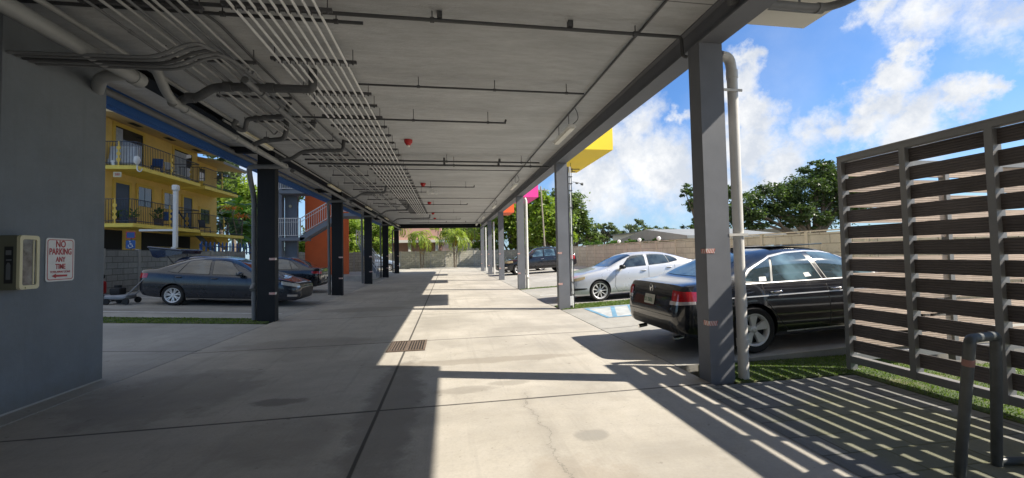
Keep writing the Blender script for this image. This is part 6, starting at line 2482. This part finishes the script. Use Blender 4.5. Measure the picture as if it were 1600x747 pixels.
# glossy bright trees behind the truck
base = at(800, 392, 52)
ells = [ell(795, 335, 52, 26, 26), ell(815, 360, 52, 26, 24), ell(772, 360, 52, 20, 22), ell(835, 320, 52, 22, 22), ell(760, 385, 52, 18, 14), ell(785, 312, 52, 20, 14), ell(820, 385, 52, 26, 12), ell(838, 350, 52, 22, 22)]
tree('sea_grape', 'bright glossy leaved tree straight behind the third right column', (base.x, base.y, 0), ells, 24000, 0.24, 'leaf_bright', 0.3)
base = at(856, 392, 47)
ells = [ell(846, 318, 47, 16, 22), ell(862, 345, 47, 26, 26), ell(842, 365, 47, 24, 18), ell(875, 372, 47, 22, 16)]
tree('sea_grape', 'bright tree with a bare pole in front, left of the second right column', (base.x, base.y, 0), ells, 22000, 0.24, 'leaf_bright', 0.3)
base = at(900, 390, 56)
ells = [ell(884, 312, 56, 22, 20), ell(903, 332, 56, 18, 18), ell(908, 356, 56, 20, 20), ell(885, 350, 56, 22, 24), ell(925, 372, 56, 16, 10)]
tree('broadleaf_tree', 'taller olive green tree just right of the second right column', (base.x, base.y, 0), ells, 10000, 0.24, 'leaf_olive', 0.35)
for px, py, Y, rx, rz, lab in ((945, 360, 95, 24, 14, 'far round tree left of the flat roofed white house'), (988, 356, 110, 30, 12, 'far darker tree above the flat roofed white house'),
                               (1020, 362, 120, 26, 9, 'low far tree near the end of the white roof'), (1050, 363, 100, 20, 7, 'small far tree beside the nearest right column'),
                               (920, 372, 80, 18, 9, 'low bushy tree left of the white house')):
    base = at(px, 395, Y)
    ells = [ell(px - rx * .4, py + 3, Y, rx * .6, rz * .8), ell(px + rx * .35, py, Y, rx * .6, rz), ell(px, py - rz * .35, Y, rx * .5, rz * .7), ell(px, py + rz * .7, Y, rx * .9, rz * .7)]
    tree('broadleaf_tree', lab, (base.x, base.y, 0), ells, 2600, 0.42, 'leaf_far', 0.4, 'far trees beyond the white house')
# hedge over the right wall
for i, (px, py, Y, rx, lab) in enumerate(((928, 380, 36, 16, 'clipped shrub over the tan wall, left of the white house'), (960, 379, 34, 16, 'shrub over the tan wall in front of the white house corner'),
                                          (995, 377, 31, 18, 'shrub over the tan wall under the white roof'), (1035, 375, 29, 18, 'shrub over the tan wall beside the nearest right column'))):
    base = at(px, 395, Y)
    ells = [ell(px, py + 1, Y, rx, 5), ell(px - 8, py + 3, Y, rx * .7, 5), ell(px + 8, py + 4, Y, rx * .7, 6)]
    tree('shrub', lab, (base.x, base.y, 0), ells, 2200, 0.10, 'leaf_mid', 0.08, 'shrubs along the tan wall', cat='shrub')
for px, py, Y in ((918, 381, 27.3), (957, 378, 24.2), (989, 379, 21.8)):
    p = at(px, py, Y)
    b = MB()
    zc = 2.185
    b.lathe([(0.0, zc), (0.06, zc + .01), (0.11, zc + .06), (0.125, zc + .13), (0.105, zc + .19), (0.05, zc + .235), (0.0, zc + .245)], 16, 'z', (WR_X + .05, p.y, 0))
    tag(b.build('globe_finial', M['white']), 'white globe on top of the tan right wall', 'globe', 'white globes on the tan wall')
p0, p1 = at(845, 300, 42), at(853, 400, 42)
b = MB()
b.tube([(p1.x, 42, 0), (p0.x, 42, p0.z + .6)], .09, 8, r1=.07)
b.tube([(p0.x - .7, 42, p0.z + .2), (p0.x + .7, 42, p0.z + .2)], .05, 6)
tag(b.build('utility_pole', M['bark_pale']), 'thin wooden pole in front of the bright trees, left of the second right column', 'pole')


# palms
def palm(label, base, h, nf, fl, lean=(0, 0), tr=0.07, stems=1, group=None, dry=0.2, lm='frond', name='palm_tree', bark='bark_pale'):
    t = thing(name, label, 'palm', base, group)
    b = MB()
    F, D = [], []
    for s_ in range(stems):
        a = 2 * math.pi * s_ / max(1, stems) + random.uniform(0, 1)
        lx_, ly_ = lean[0] + (math.cos(a) * .5 if stems > 1 else 0), lean[1] + (math.sin(a) * .35 if stems > 1 else 0)
        hh = h * random.uniform(.82, 1.05) if stems > 1 else h
        P0 = Vector(base) + (Vector((math.cos(a), math.sin(a), 0)) * .12 if stems > 1 else Vector())
        top = P0 + Vector((lx_, ly_, hh))
        b.tube([P0 - Vector((0, 0, .2)), P0 + Vector((lx_ * .25, ly_ * .25, hh * .5)), top], tr, 8, r1=tr * .7)
        for f in range(nf):
            az = 2 * math.pi * f / nf + random.uniform(-.3, .3)
            el = random.uniform(-.25, 1.15)
            L_ = fl * random.uniform(.75, 1.1)
            dirv = Vector((math.cos(az), math.sin(az), 0))
            pts, p, e_ = [], top.copy(), el
            m_ = 11
            for i in range(m_ + 1):
                pts.append(p.copy())
                p = p + (dirv * math.cos(e_) + Vector((0, 0, math.sin(e_)))) * (L_ / m_)
                e_ -= .20 + .012 * i
            b.tube(pts[:8], .014, 4, r1=.006, cap=False)
            tgt = D if (el < .0 and random.random() < dry * 2) else F
            sidev = Vector((-dirv.y, dirv.x, 0))
            for i in range(2, m_ + 1):
                q = pts[i - 1].lerp(pts[i], random.random())
                tn = (pts[i] - pts[i - 1]).normalized()
                for sg_ in (-1, 1):
                    for rep in (0, .5):
                        q2 = pts[i - 1].lerp(pts[i], rep + random.uniform(0, .3))
                        ll = L_ * .28 * (1 - abs(i / m_ - .5) * .9) * random.uniform(.8, 1.15)
                        dl = (sidev * sg_ * .85 + tn * .55 + Vector((0, 0, random.uniform(-.6, -.1)))).normalized()
                        wv = tn * (.05 * fl / 1.6)
                        tgt += [q2 - wv, q2 + dl * ll * .5 + Vector((0, 0, .03)) - wv * .7, q2 + dl * ll, q2 + dl * ll * .5 + wv * .7]
    b.build('trunk', M[bark], t)
    np_mesh('crown', np.array([tuple(v) for v in F]), 4, M[lm], t)
    if D:
        np_mesh('dry_fronds', np.array([tuple(v) for v in D]), 4, M['frond_dry'], t)
    return t


for px, Y, h, st, lab in ((659, 49.0, 3.9, 3, 'clumping palm with yellowing fronds in front of the far wall, left one'), (711, 48.9, 4.1, 3, 'clumping palm before the far wall in front of the white garage')):
    p = at(px, 418, Y)
    palm(lab, (p.x, Y, .1), h, 11, 2.3, tr=.06, bark='bark', stems=st, group='palms at the far wall', dry=.35)
for px, Y, h, fl, lab in ((622, 52.5, 5.6, 2.6, 'palm behind the far wall, right beside the last left column'), (685, 53, 6.2, 2.6, 'palm rising over the salmon house'),
                          (742, 52.5, 4.6, 2.6, 'palm filling the gap left of the last right column'), (600, 50.8, 5.2, 2.6, 'palm behind the pale suv'),
                          (575, 53.5, 5.8, 2.8, 'palm right of the third left column'), (730, 56, 6.4, 2.8, 'taller palm behind the gap at the last right column')):
    p = at(px, 400, Y)
    palm(lab, (p.x, Y, 0), h, 13, fl, group='palms beyond the far wall', dry=.15)
# dark tall mass right behind them
for px, Y, lab in ((590, 72, 'dense tree behind the palms at the far left'), (520, 66, 'dense tree behind the stair tower'), (745, 74, 'dense tree behind the palms, centre right'), (690, 80, 'dense tree above the white garage'), (640, 82, 'dense tree above the salmon house')):
    base = at(px, 398, Y)
    ells = [ell(px, 350, Y, 34, 26), ell(px - 22, 366, Y, 28, 22), ell(px + 22, 362, Y, 28, 24), ell(px, 325, Y, 26, 20)]
    tree('broadleaf_tree', lab, (base.x, base.y, 0), ells, 6000, 0.36, 'leaf_olive' if px < 700 else 'leaf_bright', 0.35, 'trees behind the palms')


# broad-leaved tropical plants on the left
def banana(label, base, h, nl, ll, lw, group=None, cat='plant', name='banana_plant'):
    t = thing(name, label, cat, base, group)
    b = MB()
    P0 = Vector(base)
    top = P0 + Vector((random.uniform(-.3, .3), random.uniform(-.2, .2), h))
    b.tube([P0 - Vector((0, 0, .1)), P0.lerp(top, .5), top], .13, 8, r1=.07)
    b.build('stem', M['bark_pale'], t)
    b = MB()
    for f in range(nl):
        az = 2 * math.pi * f / nl + random.uniform(-.4, .4)
        el = random.uniform(.1, 1.25)
        o0 = P0.lerp(top, random.uniform(.6, 1.0))
        dv = Vector((math.cos(az), math.sin(az), 0))
        sv = Vector((-dv.y, dv.x, 0))
        p, e_, rows = o0.copy(), el, []
        n = 12
        L_ = ll * random.uniform(.75, 1.15)
        for i in range(n + 1):
            tt = i / n
            w = lw * (math.sin(math.pi * min(1, max(0, (tt - .12) / .88)) ** .8) if tt > .12 else .03)
            rows.append((p.copy(), w))
            p = p + (dv * math.cos(e_) + Vector((0, 0, math.sin(e_)))) * (L_ / n)
            e_ -= .16
        for (p0, w0), (p1, w1) in zip(rows[1:], rows[2:]):
            for sg_ in (-1, 1):      # torn segments
                g = random.uniform(.0, .12)
                b.add([p0, p0 + sv * sg_ * w0 + Vector((0, 0, -w0 * .35)), p0.lerp(p1, 1 - g) + sv * sg_ * w1 + Vector((0, 0, -w1 * .35)), p0.lerp(p1, 1 - g * .3)], [(0, 1, 2, 3)])
    b.build('foliage', M['banana'], t, recalc=False)
    return t


for px, py, Y, h, lab in ((352, 395, 36.5, 4.6, 'broad leaved plant against the end of the yellow apartments'), (372, 395, 38.5, 6.0, 'tall broad leaved plant left of the nearest left column'),
                          (392, 395, 41, 5.0, 'broad leaved plant peeping past the grey downpipe'), (362, 395, 44, 7.0, 'tallest broad leaved plant under the yellow eave')):
    p = at(px, py, Y)
    banana(lab, (p.x, Y, .3), h, 15, 2.6, .42, 'broad leaved plants at the yellow apartments')
for px, py, Y, rx, rz, n, lm, lab in ((366, 300, 56, 44, 40, 8000, 'leaf_bright', 'sunlit tree behind the end of the yellow apartments'), (345, 255, 62, 40, 26, 6000, 'leaf_far', 'airy tree over the roof of the yellow apartments'),
                                     (395, 340, 52, 30, 34, 5000, 'leaf_mid', 'leafy tree beside the nearest left column')):
    base = at(px, 395, Y)
    ells = [ell(px, py, Y, rx * .6, rz * .6), ell(px - rx * .5, py + rz * .3, Y, rx * .5, rz * .5), ell(px + rx * .4, py + rz * .2, Y, rx * .5, rz * .6), ell(px, py + rz * .7, Y, rx * .7, rz * .5)]
    tree('broadleaf_tree', lab, (base.x, base.y, 0), ells, n, 0.26, lm, 0.3, 'trees behind the yellow apartments')
for px, py, Y, lab in ((462, 285, 44, 'tree glimpsed between the landings of the stair tower'), (548, 375, 45, 'young tree between the orange wall and the third left column'),
                       (590, 370, 46, 'young tree over the pale suv'), (468, 400, 40, 'dark shrub under the lower landing')):
    base = at(px, 405, Y)
    ells = [ell(px, py, Y, 24, 26), ell(px - 8, py + 16, Y, 20, 20), ell(px + 9, py - 14, Y, 20, 20)]
    tree('broadleaf_tree', lab, (base.x, base.y, 0.2), ells, 5000, 0.17, 'leaf_bright', 0.10, 'trees around the stair tower')
# orange flower heads
fl_ = thing('bromeliad', 'clump with orange flower spikes among the broad leaved plants', 'plant', tuple(at(376, 395, 35.5)))
for px, py in ((360, 325), (379, 338)):
    p = at(px, py, 35.5)
    b = MB()
    pts = []
    for i in range(70):
        d = Vector((random.gauss(0, 1), random.gauss(0, 1), random.gauss(0, .5))).normalized()
        q = p + Vector((random.gauss(0, .35), random.gauss(0, .3), random.gauss(0, .10)))
        u = d.cross(Vector((0, 0, 1))).normalized() * .06
        b.add([q - d * .1, q + u, q + d * .2, q - u], [(0, 1, 2, 3)])
    if 'petal' not in M:
        M['petal'] = leaf_mat('orange_petal', (0.55, 0.12, 0.03), (0.75, 0.30, 0.08), .3)
    b.build('flower', M['petal'], fl_, recalc=False)
b = MB()
b.tube([tuple(at(376, 395, 35.5)), tuple(at(362, 330, 35.5))], .04, 6)
b.tube([tuple(at(376, 395, 35.5)), tuple(at(379, 342, 35.5))], .04, 6)
b.build('stem', M['bark_pale'], fl_)

# ------------------------------------------------------------------ clutter beside the slate sedan
M['mower_grey'] = mat('worn_grey_metal', (0.30, 0.31, 0.33), 0.45, 0.4, 0.2, 9)
mz = lot_z(-9.9) + .004
mw = thing('lawn_mower', 'grey push mower with its handle leaning towards the slate sedan', 'mower', (-9.95, 14.3, mz))
b = MB()
b.obox((-9.95, 14.3, mz + .22), (.62, .46, .15), bev=.05)
b.build('deck', M['mower_grey'], mw)
b = MB()
b.obox((-10.02, 14.3, mz + .40), (.30, .30, .22), bev=.05)
b.tube([(-10.02, 14.3, mz + .5), (-10.02, 14.3, mz + .58)], .09, 12)
b.build('engine', M['black'], mw)
b = MB()
for s_ in (-1, 1):
    b.tube([(-9.68, 14.3 + s_ * .18, mz + .25), (-9.18, 14.3 + s_ * .18, mz + .78)], .016, 6)
b.tube([(-9.18, 14.12, mz + .78), (-9.18, 14.48, mz + .78)], .016, 6)
b.build('handle', M['mower_grey'], mw)
for dx in (-.26, .26):
    for s_ in (-1, 1):
        b = MB()
        b.lathe([(0, -.025), (.09, -.025), (.10, 0), (.09, .025), (0, .025)], 16, 'y', (-9.9 + dx, 14.3 + s_ * .25, mz + .10))
        b.build('wheel', M['black'], mw)
mz = lot_z(-10.6) + .004
gx_, gy_ = -10.95, 14.8
gm = thing('garden_machine', 'dark red wheeled machine half hidden behind the blue grey pier', 'machine', (gx_, gy_, mz))
b = MB()
b.obox((gx_, gy_, mz + .45), (.34, .34, .42), bev=.06)
b.build('body', M['red'], gm)
b = MB()
b.obox((gx_, gy_, mz + .80), (.3, .28, .16), bev=.06)
b.tube([(gx_ - .12, gy_, mz + .7), (gx_ - .2, gy_, mz + 1.1)], .015, 6)
b.build('engine', M['black'], gm)
b = MB()
b.obox((gx_ + .1, gy_, mz + .17), (.6, .4, .12), bev=.04)
b.build('base', M['mower_grey'], gm)
for dx in (-.22, .3):
    for s_ in (-1, 1):
        b = MB()
        b.lathe([(0, -.03), (.11, -.03), (.125, 0), (.11, .03), (0, .03)], 16, 'y', (gx_ + dx, gy_ + s_ * .22, mz + .125))
        b.lathe([(0, -.034), (.04, -.034), (.04, .034), (0, .034)], 12, 'y', (gx_ + dx, gy_ + s_ * .22, mz + .125), 1)
        b.build('wheel', [M['black'], M['mower_grey']], gm)

# small white hoop rack by the fourth left column
p = at(590, 425, 33.6)
sr = thing('cycle_stand', 'small white stand of two loops by the fourth left column', 'bike rack', (p.x, 33.6, .42))
for k in range(2):
    b = MB()
    x = p.x + k * .28
    b.tube([(x - .35, 33.6, .42), (x - .35, 33.6, 1.12), (x + .10, 33.6, 1.15), (x + .16, 33.6, .95), (x + .0, 33.6, .82), (x - .35, 33.6, .80)], .03, 8, .12)
    b.build('loop', M['white'], sr)
